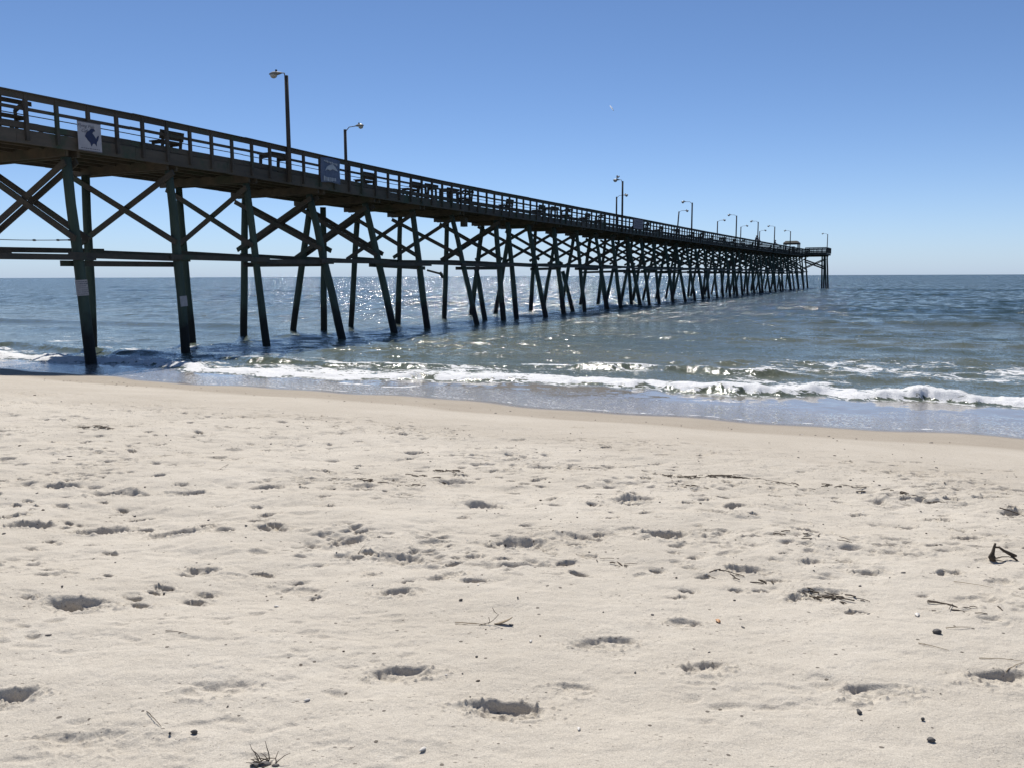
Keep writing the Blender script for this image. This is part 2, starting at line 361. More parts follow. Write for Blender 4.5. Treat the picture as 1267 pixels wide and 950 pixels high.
# ---------------------------------------------------------------- the sea
def bore_s(u): return np.interp(u, [-60,-30,-25,-21,-16.4,-13.1,-9.7,-8,-5.8,-3.9,-2.3,-.7,1.8,10,60], [18.2,17.9,17.7,18,17.3,18.0,19.0,19.3,18.9,18.8,19.3,19.4,19.6,19.5,19.5])
def bore_h(u): return np.interp(u, [-60,-30,-20,-16,-10,-7,-3,3,12,60], [.15,.13,.10,.08,.10,.13,.16,.18,.17,.17])
def sea_fields(x, y):
    r = np.hypot(x, y); s = x*DS[0]+y*DS[1]; u = x*DU[0]+y*DU[1]
    dr = np.where(r < 40, .0045*r, .009*r)
    z = np.zeros_like(x); g = np.random.default_rng(8)
    off = sstep(18, 27, s)
    for i in range(84):
        lam = .38*(11/.38)**(i/83); k = 2*PI/lam
        a = g.normal(0, .62); kx = k*math.sin(a); ks = -k*math.cos(a)
        amp = .0082*lam if lam < 1.3 else .012*(1.3/lam)**.2
        att = np.clip((lam/dr-3)/4, 0, 1)
        ph = g.uniform(0, 2*PI)
        z += amp*att*np.sin(kx*u+ks*s+ph)
    patch = .75+.5*fbm(u*.06, s*.09, 133, 3)
    z *= (.04+.96*off)*patch*(.6+.4*sstep(28, 55, s))
    # swells that steepen towards the beach
    for (sc, us, h, wd, u0, u1) in ((35.8, .3, .13, .9, -9, 40), (49.3, .5, .20, 1.2, -12, 60), (69, .8, .2, 1.7, -60, 80), (29.5, .7, .12, 1.2, -60, -24),
                                    (92, 1.2, .2, 2.2, -90, 90), (28.5, .4, .08, .7, -3, 30), (125, 1.6, .2, 3, -150, 150), (33.7, .5, .14, .9, -60, -31), (160, 2, .2, 3.5, -200, 200)):
        c = sc+us*fbm(u*.05, u*0+sc, int(sc), 2)*1.2
        d = (s-c)/wd
        prof_ = np.where(d < 0, np.exp(-(d*1.5)**2), np.exp(-(d*.8)**2))
        z += h*prof_*sstep(u0-6, u0+3, u)*(1-sstep(u1-3, u1+6, u))*(.7+.5*fbm(u*.12, u*0+sc*3, 7, 2))
    # the bore
    sb = bore_s(u)+.28*fbm(u*.33, u*0+3, 201, 3)+.20*fbm(u*1.4, u*0+5, 205, 3)+.09*fbm(u*4.5, s*2.5, 207, 3)
    hb = bore_h(u)*(.8+.6*fbm(u*.6, u*0+9, 211, 3)+.25*fbm(u*2.6, s*2, 213, 2))
    d = s-sb
    face = sstep(-.05, .42, d)
    back = np.exp(-np.maximum(d-.42, 0)/1.5)
    z += hb*face*back
    churn = sstep(.0, .4, d)*np.exp(-np.maximum(d-.6, 0)/1.9)
    z += churn*(.05*fbm(u*2.2, s*3.0, 221, 4)+.035*np.abs(fbm(u*6, s*7, 225, 3)))*np.clip(hb/.25, .5, 1.3)
    # second small roller on the left and centre
    sb2 = sb+np.interp(u, [-40,-20,-10,-4], [2.6,2.2,3.0,3.4]); d2 = s-sb2
    h2 = np.interp(u, [-60,-34,-26,-14,-8,-2,0], [.12,.16,.18,.12,.17,.12,0.])*(.8+.5*fbm(u*.5, u*0+4, 231, 2))
    z += h2*sstep(-.05, .5, d2)*np.exp(-np.maximum(d2-.5, 0)/1.2)
    # foam density
    reach = np.interp(u, [-60,-30,-24,-19,-17,-14,-8,-2,4,30], [3.2,3.0,2.8,2.2,3.2,5.0,5.0,3.8,3.6,4.])
    foam = sstep(-.02, .16, d)*(1-.52*sstep(.15, .55, d/reach)-.48*sstep(.55, 1.2, d/reach))
    bare = sstep(.0, .5, fbm(u*.35, s*1.1, 241, 3))*.6
    foam = foam*(1-bare*sstep(.6, 1.2, d))
    facebare = np.interp(u, [-20,-13,-10,-7,-5,-1,5,9], [0,.05,.5,.5,.3,.22,.12,.1])*sstep(-.5, .2, fbm(u*1.3, s*3, 245, 3))
    foam -= facebare*np.exp(-((d-.18)/.16)**2)
    foam = np.maximum(foam, .95*sstep(.25,.5,d2)*(1-sstep(.8, 1.5, d2))*sstep(.02,.1,h2)*sstep(-40,-8,u)*.8)
    lace = (.66-.24*sstep(0, 1, (d-reach)/4.5))*sstep(.8, 1.4, d/reach)*(1-sstep(3.5, 7.5, d-reach))
    lace *= sstep(-.35, .3, fbm(u*.18, s*.3, 251, 3))
    foam = np.maximum(foam, lace)
    foam = foam*(.70+.28*sstep(-.25, .45, fbm(u*.7, s*1.6, 255, 3)))
    # thin foam lines left on the swash
    e0 = 15.75+edge_off(u)
    l1 = e0+np.interp(u, [-30,-14,-8,0,6,30], [1.2,1.0,1.7,2.3,2.2,1.5])+.25*fbm(u*.45, u*0, 261, 3)
    foam = np.maximum(foam, .46*np.exp(-((s-l1)/.16)**2)*sstep(-.1, .4, fbm(u*.5, u*0+8, 271, 2)))
    foam = np.maximum(foam, .62*np.exp(-((s-sb+.05)/.07)**2))
    foam = np.maximum(foam, .5*np.exp(-((s-e0-.02)/.05)**2))
    swash = 1-sstep(-.35, .0, d)
    bub = swash*(1-sstep(.4, 2.2+.6*fbm(u*.7, s, 281, 2), s-e0))
    deep = sstep(22, 75, s)
    # breaking crests offshore, only a few
    z = z*sstep(15.9, 18.5, s)+.004*fbm(u*3, s*3, 291, 2)*sstep(15.9, 17, s)*(1-sstep(18,19,s))+.010
    return z, foam, swash, bub, deep
def sea_mat():
    t = NT('sea_water'); p = t.pos()
    v = t.mapping(p, (1,1,0), (0,0,TH))            # local x along the shore, y seaward
    foam, swash, bub, deep = (t.attr(k) for k in ('foam', 'swash', 'bubbles', 'deep'))
    # foam lace
    w = t.n('ShaderNodeVectorMath', operation='ADD'); t.l(v, w.inputs[0])
    nn = t.n('ShaderNodeTexNoise'); t.l(v, nn.inputs['Vector']); nn.inputs['Scale'].default_value = 1.6; nn.inputs['Detail'].default_value = 4
    sc = t.n('ShaderNodeVectorMath', operation='SCALE'); t.l(nn.outputs['Color'], sc.inputs[0]); sc.inputs['Scale'].default_value = .9
    t.l(sc.outputs[0], w.inputs[1]); wv = t.mapping(w.outputs[0], (.62, 1.35, 1))
    lace = t.vor(wv, 1.5, 'DISTANCE_TO_EDGE'); lace2 = t.vor(wv, 5.0, 'DISTANCE_TO_EDGE')
    fn = t.noise(wv, 4.2, 8, .72)
    # 1 near cell walls -> 0 in cell centres
    a = t.rng(lace, 0, .32, 1, 0); b = t.rng(lace2, 0, .30, 1, 0)
    pat = t.math('ADD', t.math('ADD', t.math('MULTIPLY', a, .30), t.math('MULTIPLY', b, .20)), t.math('MULTIPLY', t.rng(fn, .28, .72), .50))
    thr = t.math('SUBTRACT', 1.02, foam)
    fm = t.rng(t.math('SUBTRACT', pat, thr), -.05, .10, 0, 1, True)
    tiny = t.noise(v, 28, 3, .7)
    # water body colour: silty green near the beach, blue-grey further out
    pn = t.noise(t.mapping(v, (.05,.12,1)), 1, 4, .55)
    near = t.mix(t.rng(pn, .35, .65), (.14,.145,.095), (.085,.11,.09))
    far = t.mix(t.rng(pn, .35, .65), (.03,.055,.06), (.04,.066,.068))
    c = t.mix(deep, near, far)
    sw = t.mix(t.rng(t.noise(v, .8, 4), .3, .7), (.26,.245,.225), (.32,.30,.275))
    c = t.mix(swash, c, sw)
    fc = t.mix(t.rng(tiny, .3, .7), (.62,.63,.63), (.88,.88,.88))
    c = t.mix(fm, c, fc)
    rough = t.rng(deep, 0, .6, .085, .11)
    rough = t.math('ADD', t.math('MULTIPLY', rough, t.math('SUBTRACT', 1., swash)), t.math('MULTIPLY', swash, .06))
    rough = t.rng(fm, 0, 1, rough, .75)
    # ripple slopes as a real slope field (a bump map is filtered away with distance)
    def slopes(vec, sc, k, det=2, dist=0.):
        a = t.n('ShaderNodeTexNoise'); t.l(vec, a.inputs['Vector']); a.inputs['Scale'].default_value = sc
        a.inputs['Detail'].default_value = det; a.inputs['Roughness'].default_value = .6; a.inputs['Distortion'].default_value = dist
        s_ = t.n('ShaderNodeVectorMath', operation='SUBTRACT'); t.l(a.outputs['Color'], s_.inputs[0]); s_.inputs[1].default_value = (.5,.5,.5)
        m_ = t.n('ShaderNodeVectorMath', operation='MULTIPLY'); t.l(s_.outputs[0], m_.inputs[0])
        cmb = t.n('ShaderNodeCombineXYZ')
        for q in (0, 1): t.inp(cmb.inputs[q], k)
        t.l(cmb.outputs[0], m_.inputs[1]); return m_.outputs[0]
    def vadd(a, b):
        q = t.n('ShaderNodeVectorMath', operation='ADD'); t.l(a, q.inputs[0]); t.l(b, q.inputs[1]); return q.outputs[0]
    nsw = t.math('SUBTRACT', 1., swash)
    calm = t.math('MULTIPLY', nsw, t.math('SUBTRACT', 1., t.math('MULTIPLY', fm, .5)))
    va = t.mapping(v, (1.1, 2.0, 1)); vb = t.mapping(v, (.55, .9, 1), (0,0,.2)); vc_ = t.mapping(v, (.9,.35,1), (0,0,-.15))
    sl = slopes(va, 15.0, t.math('MULTIPLY', calm, t.rng(deep, 0, .5, SL1*.75, SL1)))
    sl = vadd(sl, slopes(vb, 2.6, t.math('MULTIPLY', calm, t.rng(deep, 0, .5, SL2*.45, SL2))))
    sl = vadd(sl, slopes(vc_, 1.1, t.math('MULTIPLY', t.math('MULTIPLY', calm, deep), SL3)))
    sl = vadd(sl, slopes(v, 22, t.math('MULTIPLY', bub, SL4)))
    sl = vadd(sl, slopes(v, 5, t.math('MULTIPLY', swash, .05)))
    # rotate the slope field back to world axes and tilt the surface normal with it
    rot = t.n('ShaderNodeVectorRotate', rotation_type='Z_AXIS'); t.l(sl, rot.inputs['Vector']); rot.inputs['Angle'].default_value = -TH
    # wave fronts rolling landward are steeper than their backs: mean tilt of the offshore ripples towards the beach
    lv = t.n('ShaderNodeVectorMath', operation='SCALE'); lv.inputs[0].default_value = (-DS[0], -DS[1], 0); t.inp(lv.inputs['Scale'], t.math('MULTIPLY', calm, t.rng(deep, 0, 1, .05, LEAN)))
    lean = t.n('ShaderNodeVectorMath', operation='ADD'); t.l(t._g.outputs['Normal'], lean.inputs[0]); t.l(lv.outputs[0], lean.inputs[1])
    sub = t.n('ShaderNodeVectorMath', operation='ADD'); t.l(lean.outputs[0], sub.inputs[0]); t.l(rot.outputs[0], sub.inputs[1])
    nrm = t.n('ShaderNodeVectorMath', operation='NORMALIZE'); t.l(sub.outputs[0], nrm.inputs[0])
    bp = t.bump(t.noise(v, 40, 4, .65), .03, t.math('MULTIPLY', fm, .9), nrm.outputs[0])
    t.setp(Base_Color=c, Roughness=rough, Normal=bp, IOR=t.rng(nsw, 0, 1, 1.45, 1.28))
    return t.m
rr = np.concatenate([geo(9.5, 40, 1.0042), geo(40.2, 400, 1.0085), geo(403, 24000, 1.03)])
th = np.concatenate([np.radians(np.arange(-88, -46, 1.)), np.radians(np.arange(-45, 45.01, .1)), np.radians(np.arange(46, 89, 1.))])
X, Y = polar(rr, th)
z, foam, swash, bub, deep = sea_fields(X.ravel(), Y.ravel())
sea = tag(sheet('sea', X, Y, z.reshape(X.shape), sea_mat(), {'foam': foam, 'swash': swash, 'bubbles': bub, 'deep': deep}), kind='structure')
def sea_z(): return 0.
# ---------------------------------------------------------------- the pier
U0 = -25.0
pier = empty('fishing_pier', W(0, U0, 0), -TH)
tag(pier, 'long weathered wooden fishing pier on leaning dark piles with crossed braces reaching out to sea', 'pier')
pier.name = 'fishing_pier'
# local frame: x = u - U0, y = s
def P(s, u, z): return Vector((u-U0, s, z))
def dz(s): return float(np.interp(s, [0,22,30,36,43,98,156,186], [0,0,-.14,-.22,-.25,-.24,-.10,.06]))
DECK = 6.68; UF = -22.88; UB = -27.12; SEND = 186.
bents = [1.2,5.3,9.4,13.6,17.6,21.3,25.1,29.1,33.1,37.0,41.0,46.0,50.6,54.7,59.0,62.9]
while bents[-1] < 180: bents.append(bents[-1]+random.uniform(3.7, 4.1))
bents[-1] = 184.6
pr = random.Random(4)
PF = {17.6:(-23.25,-22.75), 21.3:(-23.1,-22.75), 25.1:(-23.3,-22.6), 29.1:(-23.6,-22.1), 33.1:(-23.65,-22.15), 37.0:(-23.55,-22.8), 41.0:(-23.6,-22.1)}
PB = {17.6:(-26.8,-27.8), 21.3:(-26.7,-26.95), 25.1:(-26.75,-26.45), 29.1:(-27.1,-27.5), 33.1:(-26.8,-28.1), 37.0:(-26.9,-27.5), 41.0:(-26.9,-27.2)}
pile_n = 0
def add_pile(top, bot, r0, r1, nm='pile'):
    mb = MB(); n = 7; pts = []; rad = []
    for i in range(n):
        t = i/(n-1); p = bot.lerp(top, t)
        p = p+Vector((pr.uniform(-.02,.02), pr.uniform(-.02,.02), 0)); pts.append(p); rad.append((r0+(r1-r0)*t)*pr.uniform(.96, 1.04))
    mb.tube(pts, rad, 12).build(nm, M['pile'], pier, True)
braces_near = []; brace_rest = MB(); nbr = 0
for i, s in enumerate(bents):
    d = dz(s); zt = DECK-.55+d
    ft, fb = PF.get(s, (-23.5, -22.6+pr.uniform(-.35, .4))); bt, bb_ = PB.get(s, (-26.8, -27.6+pr.uniform(-.5, .5)))
    ds = pr.uniform(-.25, .25) if s > 42 else 0
    far = s > 66
    def lineF(z, s=s, ft=ft, fb=fb, ds=ds, zt=zt):
        t = (zt-z)/zt; return P(s+ds*t, ft+(fb-ft)*t, z)
    def lineB(z, s=s, bt=bt, bb_=bb_, ds=ds, zt=zt):
        t = (zt-z)/zt; return P(s-ds*t*.6-(.35 if s == 21.3 else 0), bt+(bb_-bt)*t, z)
    rp = pr.uniform(.135, .16)
    zb = -2.0 if s > 14 else -.3
    add_pile(lineF(zt), lineF(zb), rp+.02, rp-.01)
    add_pile(lineB(zt), lineB(zb), .18 if s < 22 else pr.uniform(.14,.18), rp-.01)
    # cap beams either side of the pile heads
    cm = MB()
    ua, ub = -27.45-pr.uniform(0, .25), -22.95
    cm.box(P(s-.19, (ua+ub)/2, zt+.16), (ub-ua, .09, .30)); cm.box(P(s+.19, (ua+ub)/2, zt+.15), (ub-ua, .09, .29))
    cm.build('cap_beam', M['cap'], pier)
    # crossed braces
    zlo = 3.75+pr.uniform(-.15, .15); zhi = zt-.28
    sides = [-1, 1] if (pr.random() < .5 or s in (17.6, 29.1, 33.1)) else [pr.choice([-1, 1])]
    if s in (21.3, 25.1): sides = [-1]
    for sd in sides:
        o = Vector((0, sd*.185, 0))
        for (A, B) in ((lineF(zhi), lineB(zlo)), (lineF(zlo), lineB(zhi))):
            e = (B-A).normalized(); 
            jj = Vector((0, 0, pr.uniform(-.12, .12)*(1 if sd > 0 else .4)))
            off2 = Vector((0, sd*.055, 0)) if A.z < B.z else Vector()
            a = A-e*pr.uniform(.15, .4)+o+off2+jj; b = B+e*pr.uniform(.2, .5)+o+off2+jj
            m_ = MB() if nbr < 100 else brace_rest
            m_.beam(a, b, .05, .19)
            if nbr < 100: m_.build('cross_brace', M['brace'], pier)
            nbr += 1
    if i % 3 == 2 and s > 60:      # low tie board on some far bents
        MB().beam(lineF(3.0)+Vector((.4, .2, 0)), lineB(2.9)+Vector((-.4, .2, 0)), .05, .18).build('tie_board', M['brace'], pier)
    bents[i] = s
    # longitudinal walers, board by board
    if i+1 < len(bents):
        s2 = bents[i+1]
        for row, zc in ((0, 3.24), (1, 3.48)):
            for k in range(2 if row == 0 and i % 2 == 0 else 1):
                z1 = zc+pr.uniform(-.07, .07)+(.0 if k == 0 else -.18); z2 = zc+pr.uniform(-.07, .07)+(.0 if k == 0 else -.18)
                tz = (zt-zc)/zt
                uu = (ft+(fb-ft)*tz+.19) if row == 0 else (bt+(bb_-bt)*tz+.19)
                if k: uu -= .38
                MB().beam(P(s-.45, uu, z1), P(s2+.45, uu+.04*(i % 2), z2), .05, .17).build('waler', M['brace'], pier)
brace_rest.build('cross_brace', M['brace'], pier, kind='stuff')
# odd piles, leaning or cut short
for (s, u, zt, us, ss) in ((47.6, -23.5, 6.1, .75, .2), (45.6, -24.6, 3.3, 1.25, -.6), (58.6, -24.4, 3.2, 1.2, .4), (33.7, -26.5, 6.1, -.3, .1), (66.0, -24.2, 3.3, 1., -.3), (75.0, -25, 6.1, .3, 1.2), (92., -25, 6.1, -.3, -1.), (120., -25, 6.1, .5, 1.)):
    add_pile(P(s, u, zt+dz(s)), P(s+ss, u+us, -2), .17, .14)
# stub of a broken board with a loose bracket on a pile under the deck
mb = MB(); mb.beam(P(45.7, -28.1, 2.98), P(45.9, -27.1, 2.72), .05, .12); mb.beam(P(45.9, -27.3, 2.85), P(45.95, -27.1, 2.5), .12, .16)
mb.build('broken_board', M['brace'], pier)
MB().box(P(42.9, -23.9, 5.62), (.3, .3, .5)).box(P(42.9, -23.9, 6.0), (.06, .06, .3)).build('hanging_box', M['brace'], pier)
# stringers, planking, rim boards
def run(mb, u, z, w, h, seg=3.95, s0=0., s1=SEND, jit=.008, step=None):
    s = s0
    while s < s1-.2:
        e = min(s+seg*(step or 1), s1); j = pr.uniform(-jit, jit)
        mb.beam(P(s+.004, u, z+dz(s)+j), P(e-.004, u, z+dz(e)+pr.uniform(-jit, jit)), w, h); s = e
    return mb
for k in range(6):
    u = UF-.30-k*(UF-UB-.6)/5
    run(MB(), u, DECK-.045-.125-.002, .09, .24).build('stringer', M['cap'], pier)
mb = MB(); s = 0.
while s < SEND-.14:
    j = pr.uniform(-.004, .004)
    mb.box(P(s+.07, (UF+UB)/2+pr.uniform(-.02, .02), DECK-.02+dz(s)+j), (UF-UB-.02, .137, .04)); s += .147
mb.build('deck_planks', M['deckwood'], pier)
for u in (UF+.03, UB-.03): run(MB(), u, DECK-.195, .05, .38).build('rim_board', M['deckwood'], pier)
# railings
TOP = 7.67
posts = []
for side, u in ((0, UF+.10), (1, UB-.10)):
    run(MB(), u+(.055 if side == 0 else -.055)*0, TOP-.105, .05, .17, 4.9).build('top_rail', M['railwood'], pier)
    run(MB(), u, TOP-.005, .19, .03, 4.9).build('rail_cap', M['railwood'], pier)
    inn = -.07 if side == 0 else .07
    run(MB(), u+inn, TOP-.42, .04, .09, 4.9, jit=.012).build('middle_rail', M['railwood'], pier)
    run(MB(), u+inn, TOP-.88, .04, .16, 4.9, jit=.012).build('lower_rail', M['railwood'], pier)
    run(MB(), u+inn, TOP-.60, .02, .025, 4.9, jit=.01).build('conduit', M['railwood'], pier)
    s = .4 if side == 0 else .1
    while s < SEND-.1:
        posts.append((s+pr.uniform(-.04, .04), u, side)); s += .98
posts.sort(key=lambda q: abs(q[0]-16)+(0 if q[2] == 0 else 18))
rest = MB()
for i, (s, u, side) in enumerate(posts):
    m_ = MB() if i < 100 else rest
    z0 = DECK-.30 if side == 0 else DECK-.3
    m_.box(P(s, u, (z0+TOP-.02)/2+dz(s)), (.09, .10, TOP-.02-z0))
    if i < 100: m_.build('rail_post', M['railwood'], pier)
rest.build('rail_post', M['railwood'], pier, kind='stuff')
# T-head wing at the seaward end
mb = MB(); zw = DECK+.2
for k in range(30): mb.box(P(178.5+k*.26, (-18.95+UF)/2, zw-.02), (-18.95-UF-.1, .25, .04))
mb.build('wing_planks', M['deckwood'], pier)
mb = MB()
for s in (178.4, 186.4): mb.beam(P(s, UF+.06, zw-.2), P(s, -18.85, zw-.2), .05, .36)
mb.beam(P(178.4, -18.85, zw-.2), P(186.4, -18.85, zw-.2), .05, .36); mb.build('wing_rim', M['deckwood'], pier)
mb = MB()
def rail_run(a, b):
    for z, h, w in ((1.0, .19, .1), (.62, .12, .04), (.27, .16, .04)): mb.beam(P(*a, zw+z), P(*b, zw+z), w, h)
    n = int(math.hypot(a[0]-b[0], a[1]-b[1])/.98)+1
    for k in range(n+1):
        t = k/n; mb.box(P(a[0]+(b[0]-a[0])*t, a[1]+(b[1]-a[1])*t, zw+.5), (.1, .1, 1.0))
rail_run((178.4, UF+.1), (178.4, -18.8)); rail_run((178.4, -18.8), (186.4, -18.8)); rail_run((186.4, -18.8), (186.4, UB))
mb.build('wing_railing', M['railwood'], pier)
for s in (179.6, 183.2):
    add_pile(P(s, -19.7, zw-.4), P(s, -19.5, -2), .17, .15)
    add_pile(P(s+.3, -19.2, zw-.4), P(s+.6, -18.7, -2), .17, .15)
    MB().box(P(s, -21.2, zw-.5), (4.6, .25, .3)).build('cap_beam', M['cap'], pier)
    for za, zb in ((5.6, 4.2), (4.0, 5.7), (5.2, 3.8)):
        MB().beam(P(s-.2-za*.01, UF-.2, za), P(s-.2-za*.01, -19.3, zb), .06, .18).build('tie_board', M['brace'], pier)

# ---------------------------------------------------------------- lamps
def make_lamp(pole_h, arm, head_l, lean=0.):
    """local +x is the way the head points; base at z=0"""
    root = empty('street_lamp', (0,0,0))
    MB().tube([(0,0,0), (lean*.4,0,pole_h*.4), (lean,0,pole_h)], [.088,.082,.075], 10).build('pole', M['pole'], root, True)
    MB().tube([(lean,0,pole_h-.25), (lean+.06,0,pole_h-.08), (lean+arm*.4,0,pole_h+.10), (lean+arm,0,pole_h+.12)], .022, 8).build('arm', M['metal'], root, True)
    hx = lean+arm
    def fn(p):
        k = 1-.35*(p.x/head_l*2*.5+.5)*0
        if p.x < 0: k *= 1+.9*p.x/(head_l*.5)*.55
        return Vector((p.x, p.y*k, p.z*k if p.z > 0 else p.z*k*.55))
    h = MB().ell((hx+head_l*.42, 0, pole_h+.12), (head_l*.5, .15, .085), fn=fn, nu=16, nv=10).build('lamp_head', M['metal'], root, True)
    MB().ell((hx+head_l*.60, 0, pole_h+.085), (head_l*.24, .115, .13), nu=14, nv=8).build('lens', M['lens'], h, True)
    MB().tube([(hx+head_l*.4, 0, pole_h+.18), (hx+head_l*.4, 0, pole_h+.27)], .04, 8).build('photocell', M['black'], h, True)
    return root
protoA = make_lamp(4.0, .22, .66); protoB = make_lamp(3.95, .65, .55)
G = 'lamps along both sides of the pier'
lampsF = [(26.8, 'tall lamp with its drooping head over the deck, nearest to the beach of all'), (66.7, 'dark lamp with a bird perched on its head halfway along the pier'),
          (88.9, 'lamp on the near rail, first one seaward of the bird lamp'), (111.3, 'lamp on the near rail, second one seaward of the bird lamp'),
          (126.3, 'lamp on the near rail just beside the standing anglers'), (140.6, 'lamp on the near rail between the anglers and the small roofed shelter'),
          (157.3, 'lamp rising right behind the small roofed shelter')]
lampsB = [(36.75, 'lamp on the far rail with its head turned right, beside the blue banner'), (78.9, 'lamp on the far rail partly hidden by the bird lamp'),
          (100.3, 'leaning lamp on the far rail left of the plain mid-pier lamp'), (121.7, 'lamp on the far rail, third from the pier head end of its side'),
          (138.0, 'lamp on the far rail, second from the pier head end of its side'), (154.3, 'lamp on the far rail overlapped by the one beside the anglers')]
used = set()
def place(proto, s, u, flip, label):
    o = proto if proto.name not in used else copy_tree(proto)
    used.add(proto.name)
    o.location = W(s, u, DECK-.35+dz(s)); o.rotation_euler = (0, 0, -TH+(PI if flip else 0))
    o.name = 'street_lamp'; tag(o, label, 'lamp', G); return o
lamp_obj = {}
for s, lb in lampsF:
    lamp_obj[s] = place(protoA if s < 70 else protoB, s, UF+.24, True, lb)
for s, lb in lampsB:
    lamp_obj[s] = place(protoB, s, UB-.24, False, lb)
lamp_obj[100.3].rotation_euler = (0, R(4), -TH)
o = place(protoB, 182.0, -19.1, True, 'lamp on the far right corner of the pier head'); o.location.z = DECK-.0

# ---------------------------------------------------------------- benches
def make_bench(tall):
    root = empty('pier_bench', (0,0,0)); w = 1.0
    sh = .42
    MB().box((0,-.10,sh), (w,.13,.04)).box((0,.05,sh), (w,.13,.04)).box((0,.20,sh), (w,.13,.04)).build('seat', M['railwood'], root)
    if tall:
        MB().box((0,-.30,1.02), (w+.25,.04,.13)).box((0,-.26,.78), (w+.1,.04,.12)).build('backrest', M['railwood'], root)
    else:
        mt = Matrix.Rotation(R(12), 3, 'X'); MB().box((0,-.26,.62), (w,.035,.30), mt).build('backrest', M['railwood'], root)
    for x in (-w/2+.12, w/2-.12):
        t = MB(); t.box((x,.20,sh/2-.01), (.06,.08,sh-.02)); t.beam((x,-.18,0), (x,-.30,1.05 if tall else .76), .06, .09)
        t.box((x,.0,sh-.05), (.05,.5,.07))
        if tall: t.beam((x,-.28,.85), (x,.22,.62), .06, .10); t.beam((x, .2, .45), (x, .22, .64), .06, .08)
        t.build('leg', M['railwood'], root)
    return root
def make_table():
    root = empty('cleaning_table', (0,0,0))
    MB().box((0,-.15,.72), (1.3,.26,.045)).box((0,.13,.72), (1.3,.26,.045)).box((0,-.29,.74), (1.3,.03,.12)).build('table_top', M['railwood'], root)
    for x in (-.5, .5):
        t = MB(); t.beam((x,-.25,0), (x,-.22,.69), .09, .09); t.beam((x,.25,0), (x,.22,.69), .09, .09); t.box((x,0,.62), (.05,.5,.12)); t.build('leg', M['railwood'], root)
    MB().box((0,0,.25), (1.0,.2,.04)).build('shelf', M['railwood'], root)
    return root
low = make_bench(False); tall = make_bench(True); table = make_table()
GB = 'benches and tables on the pier deck'
items = [(15.99, 'T', 'large bench with tall backrest boards at the left edge of the photo'), (21.55, 'L', 'bench with solid backrest between the fish sign and the nearest lamp'),
         (26.83, 'C', 'rough fish cleaning table just left of the tallest lamp pole'), (32.82, 'L', 'dark bench with solid backrest, first one right of the blue banner'),
         (36.67, 'L', 'dark bench with solid backrest, second one right of the blue banner'), (38.19, 'C', 'low dark table between two benches right of the blue banner'),
         (40.39, 'C', 'slatted table just left of the tall bench above the hanging box'), (42.16, 'T', 'tall backed bench above the box hanging under the deck'),
         (47.27, 'L', 'dark bench, next one seaward of the tall bench over the hanging box'), (52.03, 'L', 'dark bench left of the pair of tall backed benches'),
         (54.16, 'C', 'low table just left of the first of the paired tall benches'), (56.88, 'T', 'tall backed bench, left one of the pair before the bird lamp'),
         (60.34, 'L', 'low bench standing between the paired tall benches'), (63.61, 'T', 'tall backed bench, right one of the pair before the bird lamp')]
used2 = set()
def putb(proto, s, u, back, label):
    o = proto if proto not in used2 else copy_tree(proto); used2.add(proto)
    o.location = W(s, u, DECK+dz(s)+.002); o.rotation_euler = (0, 0, -TH+PI/2*(1 if not back else -1))
    # local -y (backrest) faces the rail
    tag(o, label, 'table' if proto is table else 'bench', GB); return o
KP = {'T': tall, 'L': low, 'C': table}
for s, k, lb in items:
    putb(KP[k], s, -23.42, False, lb)
far_s = [72, 76.5, 80, 86, 91, 96, 101, 107, 113, 119, 126, 133, 141, 150, 160, 170]
for i, s in enumerate(far_s):
    pr_ = [low, tall, low, table][i % 4]
    putb(pr_, s+pr.uniform(-.8, .8), -23.42, False, 'small dark bench or table far along the pier seaward of the bird lamp')
    if i % 2 == 0: putb(low, s+2+pr.uniform(-.8, .8), -26.6, True, 'small dark bench or table far along the pier seaward of the bird lamp')

# ---------------------------------------------------------------- shelter at the pier head
sh = empty('roofed_shelter', W(176.0, -25.0, DECK+.08), -TH)
tag(sh, 'small dark roofed shelter standing on the seaward end of the pier', 'shelter')
mb = MB(); hw, hl = 1.45, 1.7; z1, z2 = 2.0, 2.42
poly = [(-hw,-hl,z1), (hw,-hl,z1), (hw,hl,z1), (-hw,hl,z1), (-hw*.7,-hl*.7,z2), (hw*.7,-hl*.7,z2), (hw*.7,hl*.7,z2), (-hw*.7,hl*.7,z2)]
mb.v = [tuple(p) for p in poly]; mb.f = [(0,1,5,4), (1,2,6,5), (2,3,7,6), (3,0,4,7), (4,5,6,7), (3,2,1,0)]
mb.box((0,0,z1-.12), (2*hw-.1,2*hl-.1,.2)); mb.build('roof', M['railwood'], sh)
for x in (-1.3, 1.3):
    for y in (-1.5, 0, 1.5): MB().box((x,y,z1/2-.1), (.14,.14,z1-.22)).build('post', M['railwood'], sh)
MB().box((.2,.3,.7), (.6,.5,1.38)).build('cabinet', M['railwood'], sh)

# ---------------------------------------------------------------- signs
def text_mesh(name, txt, size, mat, parent, loc, rot=(0,0,0), shear=0., align='CENTER', ext=.002):
    cu = bpy.data.curves.new(name, 'FONT'); cu.body = txt; cu.size = size; cu.extrude = ext; cu.align_x = align; cu.shear = shear
    o = bpy.data.objects.new(name+'_tmp', cu); COL.objects.link(o)
    bpy.context.view_layer.update()
    me = bpy.data.meshes.new_from_object(o.evaluated_get(bpy.context.evaluated_depsgraph_get()))
    COL.objects.unlink(o); bpy.data.objects.remove(o)
    me.materials.clear(); me.materials.append(mat)
    t = bpy.data.objects.new(name, me); COL.objects.link(t); t.parent = parent; t.location = loc; t.rotation_euler = rot
    return t
